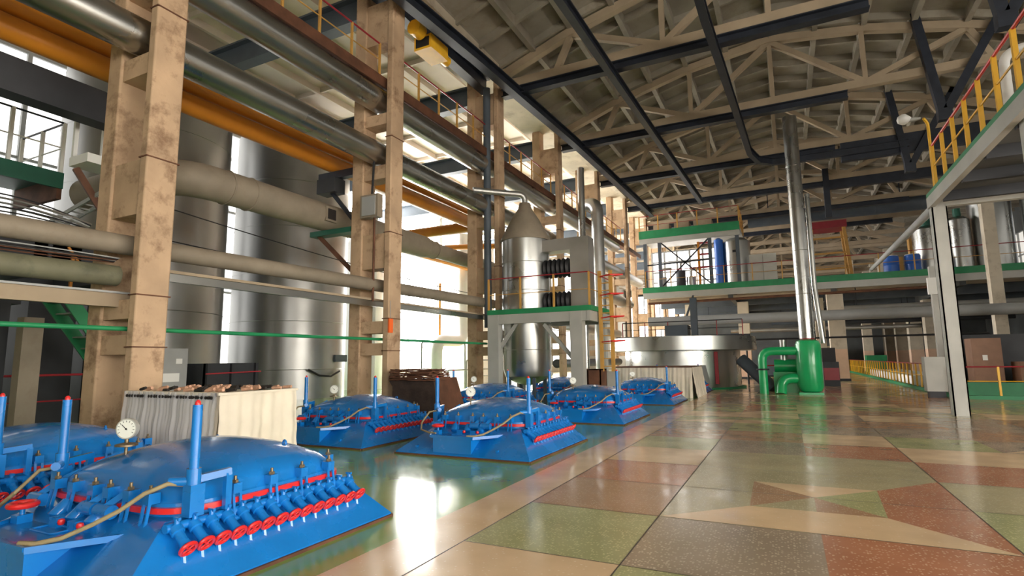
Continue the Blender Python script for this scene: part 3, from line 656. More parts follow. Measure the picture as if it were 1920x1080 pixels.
    st = MB().cyl(W(-.62, -.92, .29), W(-.62, -.92, .43), .018, n=10).box(x0 - .67, x0 - .57, y0 - .97, y0 - .87, .28, .36).build('wheel_stand', 'blue', P); hw.build('handwheel', 'red', st)
    for x in (-.15, .10):
        kb = MB().box(x0 + x - .12, x0 + x - .02, y0 - .90, y0 - .80, .30, .37).build('tray_block', 'blue', P); MB().lathe([(.001, -.025), (.02, -.018), (.026, 0), (.02, .018), (.001, .025)], W(x + .01, -.88, .345), 12).build('knob', 'red', kb)
    for x in (-.4, -.15, .1):
        MB().tube([W(x, -.74, .30), W(x + .02, -.80, .36), W(x, -.72, .42)], .05, 10).build('outlet_bend', 'blue', P)
    # drain boss on the skirt
    for x in (.62, -.86): MB().cyl(W(x, -1.14, .12), W(x, -1.19, .12), .022, n=10).build('drain_boss', 'blue', P)
    # valve row on right side
    mr = MB().cyl(W(.90, -.76, .38), W(.90, 1.04, .38), .032, n=12)
    mr.build('manifold_pipe', 'blue', P)
    for i in range(14):
        y = -.70 + i * .129; tilt = Vector((.80, 0, -.60)).normalized()
        a_ = Vector(W(.935, y, .365)); c_ = a_ + tilt * .15
        b = MB().tube([a_ - tilt * .02, a_ + tilt * .03, a_ + tilt * .035, a_ + tilt * .11, c_], [.045, .045, .033, .033, .042], 12)
        b.cyl(a_ + Vector((0, 0, .0)), a_ + Vector((.0, 0, .075)), .018, n=8); b.bar(a_ + Vector((-.03, 0, .075)), a_ + Vector((.03, 0, .075)), .02, .02)
        b.cyl(a_ + tilt * .09, W(1.06, y, .075), .022, n=8)
        va = b.build('valve', 'blue', P)
        w_ = MB().torus(c_ + tilt * .022, .050, .014, tilt, 18, 8).cyl(c_, c_ + tilt * .03, .014, n=8)
        for q in range(2):
            u = tilt.orthogonal().normalized(); v = tilt.cross(u); e = (u if q else v) * .045
            w_.bar(c_ + tilt * .025 - e, c_ + tilt * .025 + e, .012, .01)
        w_.build('valve_handwheel', 'red', va)
    return P
press = make_press((-4.78, 3.24), 'blue filter press nearest the camera in front of the sheeted stack')
for loc, lab in (((-4.66, 8.8), 'blue filter press beside aisle, second from camera, with round gauge on lid'), ((-4.60, 13.8), 'blue filter press beside aisle, third from camera'),
                 ((-4.50, 19.5), 'blue filter press beside aisle in front of the farther cloth stack'), ((-4.35, 25.75), 'last blue filter press beside aisle, mostly hidden behind farther cloth stack'),
                 ((-7.85, 3.30), 'blue filter press cut by the left picture edge'), ((-7.83, 8.83), 'blue filter press of the column side between cream stack and brown stack'),
                 ((-7.80, 14.3), 'blue filter press of the column side, glaring in window light'), ((-7.75, 20.0), 'small far blue filter press under the cone-topped vessel platform')):
    dup(press, (loc[0], loc[1], 0), lab)

# ------------------------------------------------------------------ cloth stacks
def drape(p0, p1, z0, z1, nx=60, nz=14, amp=.03, flare=.0, seed=1, freq=9):
    """pleated hanging sheet from p0 to p1; returns a thin solid"""
    rg = random.Random(seed); ph = [rg.uniform(0, 6.28) for _ in range(6)]
    a = Vector((*p0, 0)); b = Vector((*p1, 0)); L = (b - a).length; d = (b - a) / L; nrm = Vector((d.y, -d.x, 0))
    vs = []
    for j in range(nz + 1):
        t = j / nz; z = z1 + (z0 - z1) * t
        for i in range(nx + 1):
            s_ = i / nx; x = s_ * L
            w_ = amp * (.35 + .65 * t) * (math.sin(freq * x + ph[0] + 1.3 * t) * .5 + .35 * math.sin(freq * 2.3 * x + ph[1] - t) + .3 * math.sin(freq * 4.1 * x + ph[2] + 2 * t) + .25 * math.sin(3 * z * 6 + x * 3 + ph[3]))
            p = a + d * x + nrm * (w_ + flare * t + .012); vs.append((p.x, p.y, z))
    k = len(vs); vs += [(v[0] - nrm.x * .012, v[1] - nrm.y * .012, v[2]) for v in vs]
    fs = []
    for j in range(nz):
        for i in range(nx):
            q = j * (nx + 1) + i; fs += [(q, q + 1, q + nx + 2, q + nx + 1), (k + q + nx + 1, k + q + nx + 2, k + q + 1, k + q)]
    return MB().add(vs, fs)
def rod_tops(x0, x1, y0, y1, z, parent, nx, ny, seed=2):
    rg = random.Random(seed)
    for i in range(ny):
        for j in range(nx):
            x = x0 + (x1 - x0) * (j + .5) / nx + rg.uniform(-.01, .01); y = y0 + (y1 - y0) * (i + .5) / ny
            MB().tube([(x, y - .035, z + rg.uniform(-.012, .012)), (x, y + .035, z + rg.uniform(-.012, .012))], .02, 8, False).build('rod_end', 'wood', parent)
# near stack: corner nearest the camera at (-6.4, 4.65)
S = thing('cloth_stack', (-7.35, 5.25, 0), 'large cream filter cloth stack under plastic film beside the nearest column', 'cloth stack')
XA, XB, YA, YB, ZT = -8.32, -6.42, 4.70, 5.90, 1.10
XC = -8.75
MB().box(XA + .03, XB - .05, YA + .05, YB - .04, 0, ZT).build('stack_core', 'cloth', S)
drape((XA, YA), (XB, YA), .0, ZT + .02, 110, 16, .035, .03, 3, 16).build('cloth_front', 'cloth', S)
drape((XB, YA), (XB, YB), .0, ZT + .02, 90, 18, .055, .07, 5, 9).build('cloth_side', 'cloth', S)
b = drape((XA - .02, YA - .05), (XB + .03, YA - .05), .05, ZT + .03, 140, 18, .035, .05, 9, 22); b.build('plastic_film', 'film', S)
MB().box(XA, XB + .02, YA - .06, YA + .0, ZT + .0, ZT + .035).build('rim_board', 'cloth', S); MB().box(XB - .02, XB + .05, YA - .06, YB, ZT + .0, ZT + .03).build('rim_board', 'cloth', S)
rg = random.Random(5)
for i in range(30):
    x = XA + .04 + (XB - XA - .04) * i / 30 + rg.uniform(-.01, .01)
    MB().cyl((x, YA - .075, ZT - .03), (x, YA - .02, ZT - .03), .02, n=8).build('rod_end', 'hole', S)
k = 0
for i in range(7):
    for j in range(9):
        x = XA + .1 + (XB - XA - .12) * j / 8.4 + rg.uniform(-.03, .03); y = YA + .08 + (YB - YA - .1) * i / 6.4 + rg.uniform(-.03, .03)
        MB().cyl((x - .07, y, ZT + .045), (x + .07, y + rg.uniform(-.04, .04), ZT + .05 + rg.uniform(0, .02)), .021, n=8).build('rod_end', 'wood' if (i + j) % 3 else 'hole', S)
# far stack
S = thing('cloth_stack', (-4.7, 22.3, 0), 'farther cream pleated cloth stack in front of the round silver tank', 'cloth stack')
MB().box(-6.2, -3.3, 21.9, 24.4, 0, 1.12).build('stack_core', 'cloth', S)
drape((-6.28, 21.85), (-3.24, 21.85), .0, 1.14, 130, 10, .06, .06, 13, 10).build('cloth_front', 'cloth', S)
drape((-3.24, 21.85), (-3.24, 24.4), .0, 1.14, 40, 10, .05, .14, 15, 10).build('cloth_side', 'cloth', S)
MB().box(-6.3, -3.22, 21.8, 24.4, 1.13, 1.17).build('top_board', 'rust', S)
# brown stack behind press B
S = thing('brown_cloth_stack', (-8.0, 11.0, 0), 'dark brown stained cloth stack standing right of the second column', 'cloth stack')
b = MB(); vs = []
def ring(x0, x1, y0, y1, z, j, seed):
    rg = random.Random(seed); out = []
    for (ax, ay), (bx, by) in (((x0, y0), (x1, y0)), ((x1, y0), (x1, y1)), ((x1, y1), (x0, y1)), ((x0, y1), (x0, y0))):
        for i in range(10): t = i / 10; out.append((ax + (bx - ax) * t + rg.uniform(-j, j), ay + (by - ay) * t + rg.uniform(-j, j), z + rg.uniform(-j, j) * .5))
    return out
rings = [ring(-8.42, -7.1, 10.62, 11.3, 0, .01, 1), ring(-8.42, -7.18, 10.6, 11.3, .9, .02, 2), ring(-8.45, -7.22, 10.55, 11.3, 1.05, .02, 3)]
for q in rings: vs += q
fs = [(i * 40 + j, i * 40 + (j + 1) % 40, (i + 1) * 40 + (j + 1) % 40, (i + 1) * 40 + j) for i in range(2) for j in range(40)] + [tuple(range(80, 120)), tuple(range(40))[::-1]]
MB().add(vs, fs).build('stack_body', 'rust_dark', S)
for i in range(6):
    q = ring(-8.46 + .03 * (i % 2), -7.15 - .04 * i, 10.5 + .02 * (i % 3), 11.3, 1.05 + i * .045, .025, 20 + i); q2 = [(x, y, z + .03) for x, y, z in q]
    MB().add(q + q2, [(j, (j + 1) % 40, 40 + (j + 1) % 40, 40 + j) for j in range(40)] + [tuple(range(40, 80)), tuple(range(40))[::-1]]).build('folded_sheet', 'rust', S)
MB().add([(-7.2, 10.6, 1.1), (-7.18, 11.5, 1.1), (-6.9, 10.65, .0), (-6.88, 11.6, .0), (-7.23, 10.6, 1.1), (-7.21, 11.5, 1.1), (-6.93, 10.65, .0), (-6.91, 11.6, .0)], [(0, 1, 3, 2), (6, 7, 5, 4), (0, 4, 5, 1), (2, 3, 7, 6), (0, 2, 6, 4), (1, 5, 7, 3)]).build('leaning_board', 'rust', S)
SC = .785; ZF = 1.5 - 1.5 / SC
# rusty open box
t = thing('rusty_box', (-6.8, 21.9, ZF), 'open rusty steel box beside the right leg of vessel platform', 'box')
b = MB(); b.box(-7.55, -6.5, 20.9, 21.7, ZF, ZF + .05); b.box(-7.55, -7.5, 20.9, 21.7, ZF, 1.1); b.box(-6.55, -6.5, 20.9, 21.7, ZF, 1.1); b.box(-7.55, -6.5, 21.65, 21.7, ZF, 1.1); b.box(-7.55, -6.5, 20.9, 21.7, 1.06, 1.1); b.box(-7.0, -6.5, 20.9, 20.94, ZF, 1.1); b.build('shell', 'rust', t)

# ------------------------------------------------------------------ cone-topped vessel and its platform
V = thing('process_vessel', (-9.95, 21.6, ZF), 'silver cylindrical vessel with dull cone top on green edged platform', 'vessel')
vc = (-9.95, 21.6, 0)
MB().lathe([(.15, .42), (.55, .55), (.95, .8), (1.04, 1.1), (1.04, 6.62)], vc, 48).build('shell', 'silver', V)
MB().lathe([(1.09, 6.6), (1.09, 6.68), (.62, 7.6), (.3, 8.1), (.24, 8.35)], vc, 48).build('cone_top', 'tan_pipe', V)
for z in (1.9, 3.0, 4.4, 5.6): MB().torus((vc[0], vc[1], z), 1.043, .012, (0, 0, 1), 48, 4).build('seam_ring', 'silver_dull', V)
for a_ in (45, 135, 225, 315):
    x = vc[0] + .8 * math.cos(R(a_)); y = vc[1] + .8 * math.sin(R(a_)); MB().bar((x, y, ZF), (x, y, 1.1), .12, .12).build('foot', 'bluegrey', V)
MB().tube(rpath([(vc[0], vc[1], 8.3), (vc[0], vc[1], 8.75), (-11.6, 19.9, 8.75)], .3), .13, 16).build('vent_pipe', 'silver_dull', V)
t = thing('square_duct', (-8, 21.6, 3.4), 'grey square duct with black bellows right of the vessel', 'duct')
MB().box(-9.0, -6.95, 21.2, 21.9, 6.0, 6.5).build('duct_top', 'silver_dull', t); MB().box(-7.75, -6.95, 21.2, 21.9, 3.5, 6.0).build('duct_leg', 'silver_dull', t)
for z in (5.3, 3.9):
    b = MB()
    for i in range(6): b.cyl((-8.95 + i * .2, 21.55, z), (-8.85 + i * .2, 21.55, z), .42, .34, n=20)
    b.build('bellows', 'black', t)
pf = thing('vessel_platform', (-9, 21.5, ZF), 'grey steel platform with green edge around the cone-topped vessel', 'platform')
PX0, PX1, PY0, PY1, PZ = -11.15, -6.65, 20.3, 23.2, 3.42
b = MB(); b.box(PX0, PX1, PY0, PY0 + .9, PZ - .05, PZ); b.box(PX0, PX1, PY1 - .4, PY1, PZ - .05, PZ); b.box(PX0, -11.05, PY0, PY1, PZ - .05, PZ); b.box(-8.85, PX1, PY0, PY1, PZ - .05, PZ); b.build('deck', 'green_edge', pf)
b = MB(); b.box(PX0, PX1, PY0 - .03, PY0, PZ - .06, PZ + .14); b.box(PX1, PX1 + .03, PY0, PY1, PZ - .06, PZ + .14); b.build('green_edging', 'green_edge', pf)
b = MB(); b.box(PX0 + .05, PX1 - .05, PY0 + .02, PY0 + .14, PZ - .45, PZ - .06); b.box(PX1 - .15, PX1 - .02, PY0, PY1, PZ - .45, PZ - .06); b.box(PX0, PX1, PY1 - .15, PY1, PZ - .45, PZ - .06); b.build('edge_beam', 'greysteel', pf)
for x, y in ((PX0 + .25, PY0 + .2), (PX1 - .6, PY0 + .2), (PX0 + .25, PY1 - .2), (PX1 - .35, PY1 - .2)): MB().bar((x, y, ZF), (x, y, PZ - .06), .5 if y < 21 else .3, .4 if y < 21 else .3, (0, 1, 0)).build('leg', 'greysteel', pf)
for a_, c_ in (((-11.05, 20.6, 1.6), (-9.9, 20.6, 3.0)), ((-7.3, 20.6, 1.3), (-8.7, 20.6, 2.9))): MB().bar(a_, c_, .14, .14).build('brace', 'greysteel', pf)
railing('platform_railing', 'yellow and red railing around the vessel platform', [(PX0 + .05, PY0 + .03, PZ + .1), (PX1 - .03, PY0 + .03, PZ + .1), (PX1 - .03, PY1, PZ + .1)], 1.35, 1.55, 'yellow_dull', 'red_dark', 'yellow_dull', .035)
L = thing('ladder', (-6.3, 21.3, ZF), 'tall yellow ladder with red side grips right of the vessel platform', 'ladder')
for x in (-6.55, -6.1): MB().bar((x, 21.3, 1.0), (x, 21.3, 5.0), .13, .12).build('side_rail', 'yellow_dull', L)
for i in range(13): MB().bar((-6.55, 21.3, 1.2 + i * .3), (-6.1, 21.3, 1.2 + i * .3), .04, .04).build('rung', 'yellow_dull', L)
for z in (2.15, 3.1, 4.0, 4.75): MB().tube([(-6.5, 21.2, z), (-6.0, 20.9, z + .02), (-5.6, 21.25, z + .04), (-6.1, 21.35, z)], .025, 6).build('grip_hoop', 'red', L)
MB().box(-6.65, -6.0, 21.75, 21.9, ZF, 1.0).build('ladder_foot', 'greysteel', L)
SC = 1
pipe('grey vertical pipe standing against the third column', [(-9.15, 16.7, 2.6), (-9.15, 16.7, 11.3)], .13, 'bluegrey', name='riser_pipe')
pipe('slim silver vertical pipe behind the square duct', [(-8.2, 24.2, 0), (-8.2, 24.2, 10.5)], .16, 'silver', name='riser_pipe')
pipe('silver bent pipe dropping behind the column with square opening', [(-8.9, 26.5, 9.3), (-8.0, 26.0, 9.3), (-8.0, 26.0, 0)], .3, 'silver_dull', name='bent_pipe')
pipe('short silver pipe slanting behind the vessel ladder, upper', [(-9.355, 30.4, 6.95), (-9.355, 40, 6.95)], .33, 'silver_dull')
pipe('short silver pipe slanting behind the vessel ladder, lower', [(-9.355, 28, 5.3), (-9.355, 37, 5.1)], .33, 'silver_dull')
pipe('grey lower pipe behind the ladder near the round tank', [(-9.355, 23.5, 3.1), (-9.355, 34, 3.0)], .24, 'silver_dull')
pipe('grey lowest pipe behind the ladder near the round tank', [(-9.355, 23.5, 1.3), (-9.355, 34, 1.3)], .2, 'bluegrey')
# hoist
t = thing('hoist', (-8.95, 12.6, 11.0), 'orange-yellow electric hoist hanging under the crane rail', 'hoist')
MB().cyl((-8.95, 12.0, 11.0), (-8.95, 12.35, 11.0), .22, n=20).build('motor', 'yellow', t); MB().box(-9.25, -8.65, 12.45, 13.35, 10.55, 10.98).build('housing', 'yellow', t)
MB().box(-9.18, -8.72, 12.43, 12.46, 10.62, 10.9).build('panel', 'black', t); MB().cyl((-8.95, 13.4, 10.8), (-8.95, 13.75, 10.8), .16, n=16).build('drum', 'yellow', t)
for y in (12.6, 13.2): MB().bar((-8.95, y, 10.9), (-8.95, y, 11.14), .06, .06).bar((-8.93, y, 11.11), (-9.22, y, 11.11), .06, .06).bar((-9.2, y, 11.1), (-9.2, y, 11.3), .06, .06).build('hanger', 'darksteel', t)

# ------------------------------------------------------------------ round tank (silver)
SC = 1.042; ZF = 1.5 - 1.5 / SC
t = thing('round_tank', (-4.75, 28.8, ZF), 'wide round silver tank with overhanging rim behind farther cloth stack', 'tank')
tc = (-4.75, 28.8, 0)
MB().lathe([(2.75, ZF), (2.75, 1.85)], tc, 64).build('shell', 'silver', t)
MB().lathe([(3.45, 1.82), (3.5, 1.84), (3.5, 2.45), (3.42, 2.47), (3.3, 2.42)], tc, 64).build('rim_drum', 'silver', t)
MB().lathe([(2.95, ZF), (2.95, .14)], tc, 48).build('green_plinth', 'green_edge', t)
for a_ in (-118, -95, -62): 
    x = tc[0] + 2.85 * math.cos(R(a_)); y = tc[1] + 2.85 * math.sin(R(a_)); MB().lathe([(.35, 0), (.12, 1.1)], (x, y, .05), 4).build('support_gusset', 'silver_dull', t)
x = tc[0] + 2.8 * math.cos(R(-48)); y = tc[1] + 2.8 * math.sin(R(-48)); MB().bar((x, y, .3), (x, y, 1.75), .16, .08).build('red_sight_gauge', 'red_dark', t)
MB().box(-5.4, -4.3, 28.3, 29.3, 2.45, 3.1).build('drive_box', 'bluegrey', t); MB().bar((-3.95, 28.2, 2.45), (-3.95, 28.2, 4.4), .3, .3).build('mast', 'bluegrey', t)
MB().bar((-8.0, 28.8, 2.5), (-1.5, 28.8, 2.5), .3, .2).build('bridge', 'darksteel', t)
railing('tank_railing', 'thin railing across the top of the round silver tank', [(-7.6, 28.5, 2.55), (-1.8, 28.5, 2.55)], .75, 1.1, 'red_dark', 'black', 'black', .02)
SC = 1
pipe('dark grey pipe slanting down beside the round tank to the floor', [(-1.9, 27.6, 1.4), (-.6, 27.0, .1)], .28, 'bluegrey', name='chute_pipe')
# ------------------------------------------------------------------ green pump vessel
t = thing('green_vessel', (.75, 24.9, 0), 'bright green upright vessel in the aisle with silver pipe above', 'vessel')
gv = (.78, 25.2, 0)
MB().lathe([(.18, .05), (.38, .12), (.46, .3), (.46, 1.95), (.40, 2.1), (.24, 2.16), (.18, 2.18)], gv, 40).build('shell', 'green', t)
MB().lathe([(.26, 2.16), (.26, 2.22)], gv, 24).build('red_flange', 'red_dark', t)
MB().tube(rpath([(.5, 25.2, 1.72), (-.92, 25.2, 1.72), (-.92, 25.2, 0)], .4, 8), .17, 20).build('inlet_pipe', 'green', t)
MB().tube(rpath([(.6, 25.2, .62), (-.25, 25.2, .62), (-.3, 25.0, 0)], .4, 8), .2, 20).build('outlet_pipe', 'green', t)
MB().lathe([(.24, 0), (.24, .06)], (-.92, 25.2, .95), 20).build('flange', 'black', t)
MB().box(.35, 1.2, 24.8, 25.6, 0, .08).build('foot_plate', 'green', t)
t = thing('green_pump', (-.1, 26.2, 0), 'green pump body behind the bright green vessel', 'pump')
MB().cyl((-.5, 26.3, 1.1), (.35, 26.3, 1.1), .28, n=24).build('body', 'green', t); MB().box(-.55, .4, 26.0, 26.6, 0, .85).build('base', 'green', t); MB().cyl((-.1, 26.3, 1.3), (-.1, 26.3, 2.2), .15, n=20).build('motor', 'silver', t)
railing('pump_guard', 'small red and yellow guard rail behind the green vessel', [(-.9, 27.4, 0), (.4, 27.4, 0)], 1.1, .6, 'yellow', 'red', 'yellow', .035)
pipe('tall silver pipe rising from the green vessel to the roof', [(.78, 25.2, 2.2), (.78, 25.4, 11.6)], .28, 'silver', [((.78, 25.2 + .2 * (z - 2.2) / 9.4, z), (0, 0, 1)) for z in (4, 5.8, 7.6, 9.4)], 'stack_pipe')
pipe('slim silver pipe beside the tall silver pipe', [(1.35, 25.4, 2.0), (1.2, 25.5, 4.3), (1.2, 25.5, 8.2)], .1, 'silver', name='stack_pipe')
t = thing('red_machine', (1.9, 32.4, 0), 'dark machine with dark red panel and pale tube between green vessel and column', 'machine')
MB().box(1.6, 2.3, 32, 32.9, 0, 1.2).build('body', 'shadowdark', t); MB().box(1.62, 2.28, 31.95, 32, .3, .9).build('red_panel', 'red_dark', t); MB().cyl((1.3, 31.8, .2), (1.3, 31.8, 1.6), .12, n=12).build('tube', 'pale_silo', t); MB().box(1.6, 2.2, 32.2, 32.8, 1.2, 1.9).build('hood', 'black', t)

# ------------------------------------------------------------------ mezzanine
mz = thing('mezzanine', (3, 40, 5.6), 'wide mezzanine deck with green edge crossing the hall', 'mezzanine')
MZ = 6.28
MB().box(-8.6, 15.8, 38, 62, 5.9, MZ - .03).build('deck', 'concrete_pale', mz)
MB().box(-8.6, 15.8, 37.95, 38.0, MZ - .36, MZ + .02).build('green_edging', 'green_edge', mz)
MB().box(-8.6, 15.8, 37.98, 38.2, 5.52, MZ - .36).build('edge_beam', 'greysteel', mz)
for y in (44, 50, 56): MB().box(-8.6, 15.8, y, y + .3, 5.3, 5.9).build('joist', 'bluegrey', mz)
for x in (-3, 2.8, 9.0): MB().box(x - .15, x + .15, 38.2, 62, 5.3, 5.9).build('main_beam', 'pit', mz)
railing('mezzanine_railing', 'long red and yellow railing along the mezzanine edge', [(-8.4, 38.05, MZ), (12, 38.05, MZ)], 1.15, 1.7, 'yellow_dull', 'red_dark', 'yellow_dull', .03)
UG = 'two-tone columns under the mezzanine'
def twotone(x, y, w_, label, top=5.28):
    t = thing('support_column', (x, y, 0), label, 'column', UG)
    MB().box(x - w_ / 2, x + w_ / 2, y - w_ / 2, y + w_ / 2, 1.9, top).build('upper_shaft', 'concrete_pale', t); MB().box(x - w_ / 2, x + w_ / 2, y - w_ / 2, y + w_ / 2, .15, 1.9).build('lower_shaft', 'peach', t)
    MB().box(x - w_ / 2 - .05, x + w_ / 2 + .05, y - w_ / 2 - .05, y + w_ / 2 + .05, 0, .15).build('base', 'shadowdark', t)
twotone(2.85, 38.9, .85, 'thick cream and peach column under the mezzanine edge, right of green vessel')
twotone(2.1, 41.5, .55, 'slim peach column just left of the thick mezzanine column')
for i, y in enumerate((47, 52.8, 58.6, 64.4, 70.2, 76)):
    twotone(9.1, y, .85, 'cream and peach column in the receding row under mezzanine, %s from the front' % ordinal(i), 5.28 if y < 62 else 11.3)
for i, y in enumerate((57, 66)): twotone(6.4, y, .7, ['pale column deep under the mezzanine left of the receding row', 'farthest pale column deep in the hall left of receding row'][i], 5.28 if y < 62 else 11.3)
for i, (x, y) in enumerate(((-2.5, 41.5), (-6.0, 41.5))): twotone(x, y, .7, ['cream column behind the round silver tank, right one', 'cream column behind the round silver tank, left one'][i])
pipe('large grey horizontal pipe hung in front of the mezzanine columns', [(-7.2, 33, 3.62), (14.5, 33, 3.55)], .27, 'grey', None)
for i, x in enumerate((-5.3,)): 
    tag(MB().bar((x, 33.35, 3.3), (x, 38.0, 3.3), .12, .14).bar((x, 33.35, 3.3), (x, 38.1, 5.6), .1, .1).build('pipe_bracket', 'bluegrey'), 'steel bracket carrying the large grey pipe above the round tank', 'bracket')
pipe('long red-brown pipe under the mezzanine edge', [(-8.2, 37.7, 5.15), (8.3, 37.7, 5.25)], .08, 'rust')
pipe('pale slim pipe under the mezzanine behind red-brown pipe', [(-8.2, 38.34, 5.4), (3.0, 38.34, 5.4)], .11, 'truss')
pipe('thin dark pipe below the large grey pipe', [(-2, 34.0, 0), (-2, 34.0, 2.45), (8.8, 34.0, 2.5), (8.8, 34.0, 0)], .05, 'black', None, bend=.1)
for i, (x0_, x1_, y, z) in enumerate(((-6, 8, 45, 4.4), (-4, 9, 49, 3.6), (3.5, 14, 42, 4.6), (4, 14, 48.4, 4.0), (-1, 9, 54, 4.4))):
    t = pipe('dark service pipe in the shade under the mezzanine, %s from the front' % ['second', 'fourth', 'nearest', 'third', 'farthest'][i], [(x0_, y, z), (x1_, y, z)], .15, ['bluegrey', 'silver_dull', 'grey', 'shadowdark', 'bluegrey'][i], [((x0_ + 1, y, z), (1, 0, 0))])
    for x in (x0_ + .8, x1_ - .8): MB().bar((x, y, z), (x, y, 5.9), .05, .05).build('hanger_rod', 'darksteel', t)
for i, (x, y, w_, d_, h_, m_) in enumerate(((-7.2, 46, 2.4, 2, 2.6, 'truss'), (-3.6, 47, 1.6, 2, 2.2, 'orange'), (-.8, 46, 1.3, 1.5, 1.7, 'bluegrey'), (3.6, 59, 2.4, 1.5, 2.4, 'truss'), (6.6, 54, 1.4, 1.4, 1.5, 'green_edge'))):
    t = thing('machine_cabinet', (x, y, 0), ['pale machine cabinet far behind the round tank, leftmost', 'orange machine cabinet far behind the round tank', 'dark machine cabinet behind the green vessel', 'pale far machine cabinet right of the thick mezzanine column', 'green machine cabinet near the receding columns'][i], 'machine')
    MB().box(x - w_ / 2, x + w_ / 2, y, y + d_, .1, h_).build('body', m_, t); MB().box(x - w_ / 2 + .1, x + w_ / 2 - .1, y - .04, y, .3, h_ - .3).build('door_panel', m_, t); MB().box(x - w_ / 2 + .1, x + w_ / 2 - .1, y + .1, y + d_ - .1, 0, .1).build('plinth', 'black', t)
# back partition under the mezzanine
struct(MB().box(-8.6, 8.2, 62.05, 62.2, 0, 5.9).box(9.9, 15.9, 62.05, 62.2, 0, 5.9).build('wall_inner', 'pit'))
# upper platform on the mezzanine
up = thing('upper_platform', (-5.4, 38, MZ), 'upper green edged platform on posts above the left mezzanine', 'platform')
UZ = 9.95
MB().box(-8.75, -2.2, 38.1, 42, UZ - .15, UZ).build('deck', 'greysteel', up); MB().box(-8.75, -2.2, 38.05, 38.1, UZ - .2, UZ + .35).build('green_edging', 'green_edge', up); MB().box(-8.75, -2.2, 38.12, 38.3, UZ - .55, UZ - .15).build('edge_beam', 'greysteel', up)
for x in (-8.4, -7.4, -4.1, -2.4): MB().bar((x, 38.3, MZ), (x, 38.3, UZ - .15), .22, .22, (0, 1, 0)).build('post', 'bluegrey', up)
for a_, c_ in (((-7.3, 38.4, 6.4), (-4.2, 38.4, 9.4)), ((-7.3, 38.4, 9.4), (-4.2, 38.4, 6.4)), ((-8.4, 38.4, 7.9), (-4.1, 38.4, 8.0))): MB().bar(a_, c_, .09, .09).build('cross_brace', 'darksteel', up)
railing('upper_platform_railing', 'red railing with ochre posts on the upper platform', [(-8.7, 38.1, UZ + .1), (-2.2, 38.1, UZ + .1), (-2.2, 41.9, UZ + .1)], 1.3, 1.3, 'yellow_dull', 'red_dark', 'red_dark', .04)
for i, (x, w_) in enumerate(((-7.4, 1.1), (-6.0, 1.0), (-4.6, 1.2))):
    tag(MB().box(x - w_ / 2, x + w_ / 2, 39.2, 40.2, UZ, UZ + 1.0).build('storage_box', 'truss'), 'pale box on the upper platform, %s of three' % ['left', 'middle', 'right'][i], 'box')
t = thing('mezzanine_tank', (-2.9, 40, MZ), 'silver rounded tank standing under the upper platform', 'tank')
MB().lathe([(.85, 0), (.85, 2.9), (.5, 3.15), (.1, 3.2)], (-2.55, 39.6, MZ), 36).build('shell', 'silver', t); MB().box(-2.75, -2.35, 38.7, 38.8, MZ + 2.1, MZ + 2.25).build('nozzle', 'black', t)
t = thing('blue_cylinder', (-3.6, 39.4, MZ), 'tall narrow blue cylinder left of the silver rounded tank', 'tank')
MB().lathe([(.3, 0), (.3, 3.1), (.1, 3.25)], (-3.65, 39.3, MZ), 24).build('shell', 'blue_barrel', t)
t = thing('orange_frame', (-4.3, 39.9, MZ), 'orange steel frame with machinery left of the blue cylinder', 'frame')
for x in (-5.0, -4.2): MB().bar((x, 39.6, MZ), (x, 39.6, MZ + 3.2), .15, .15).build('upright', 'orange', t)
for z in (MZ + 1.4, MZ + 2.3, MZ + 3.1): MB().bar((-5.0, 39.6, z), (-4.2, 39.6, z), .1, .12).build('crossbar', 'red_dark', t)
for i, (x, z) in enumerate(((-7.6, .9), (-6.3, 1.3), (-5.6, .8))):
    t = thing('mezzanine_machine', (x, 39.8, MZ), 'grey pipework machine behind the cross braces, %s of three' % ['left', 'middle', 'right'][i], 'machine')
    MB().cyl((x, 39.8, MZ), (x, 39.8, MZ + z), .32, n=18).build('drum', ['silver_dull', 'shadowdark', 'silver'][i], t); MB().tube(rpath([(x, 39.8, MZ + z), (x, 39.8, MZ + z + .6), (x + .7, 39.8, MZ + z + .6)], .2), .09, 10).build('elbow_pipe', 'silver', t)
t = thing('white_cabinet', (-1.1, 38.6, MZ), 'pair of pale cream cabinets on the mezzanine right of silver tank', 'cabinet')
for x in (-1.75, -.95): MB().box(x, x + .78, 38.3, 39.0, MZ, MZ + 1.75).build('cabinet_unit', 'greysteel', t)
t = thing('yellow_tower', (2.9, 45, MZ), 'yellow lattice tower with dark red top on the mezzanine', 'frame')
for x, dx in ((1.9, .3), (4.5, -.3)):
    for y in (44.5, 46.0): MB().bar((x, y, MZ), (x + dx, y, 10.6), .22, .22, (0, 1, 0)).build('upright', 'yellow_dull', t)
for z in (7.6, 8.7, 9.8): MB().bar((2.0, 44.5, z), (4.4, 44.5, z), .12, .12).build('crossbar', 'yellow_dull', t)
MB().box(2.0, 4.4, 44.3, 46.2, 10.5, 11.0).build('red_head', 'red_dark', t)
for i, x in enumerate((5.9, 6.95)):
    t = thing('drum', (x, 38.8, MZ), 'blue plastic drum on the mezzanine edge, %s of the pair' % ['left', 'right'][i], 'drum')
    MB().lathe([(.36, 0), (.40, .05), (.40, .45), (.42, .47), (.40, .5), (.40, .95), (.36, 1.0)], (x, 38.8, MZ), 28).build('shell', 'blue_barrel', t); MB().lathe([(.36, 0), (.36, .03)], (x, 38.8, MZ + 1.0), 24).build('lid', 'white', t)
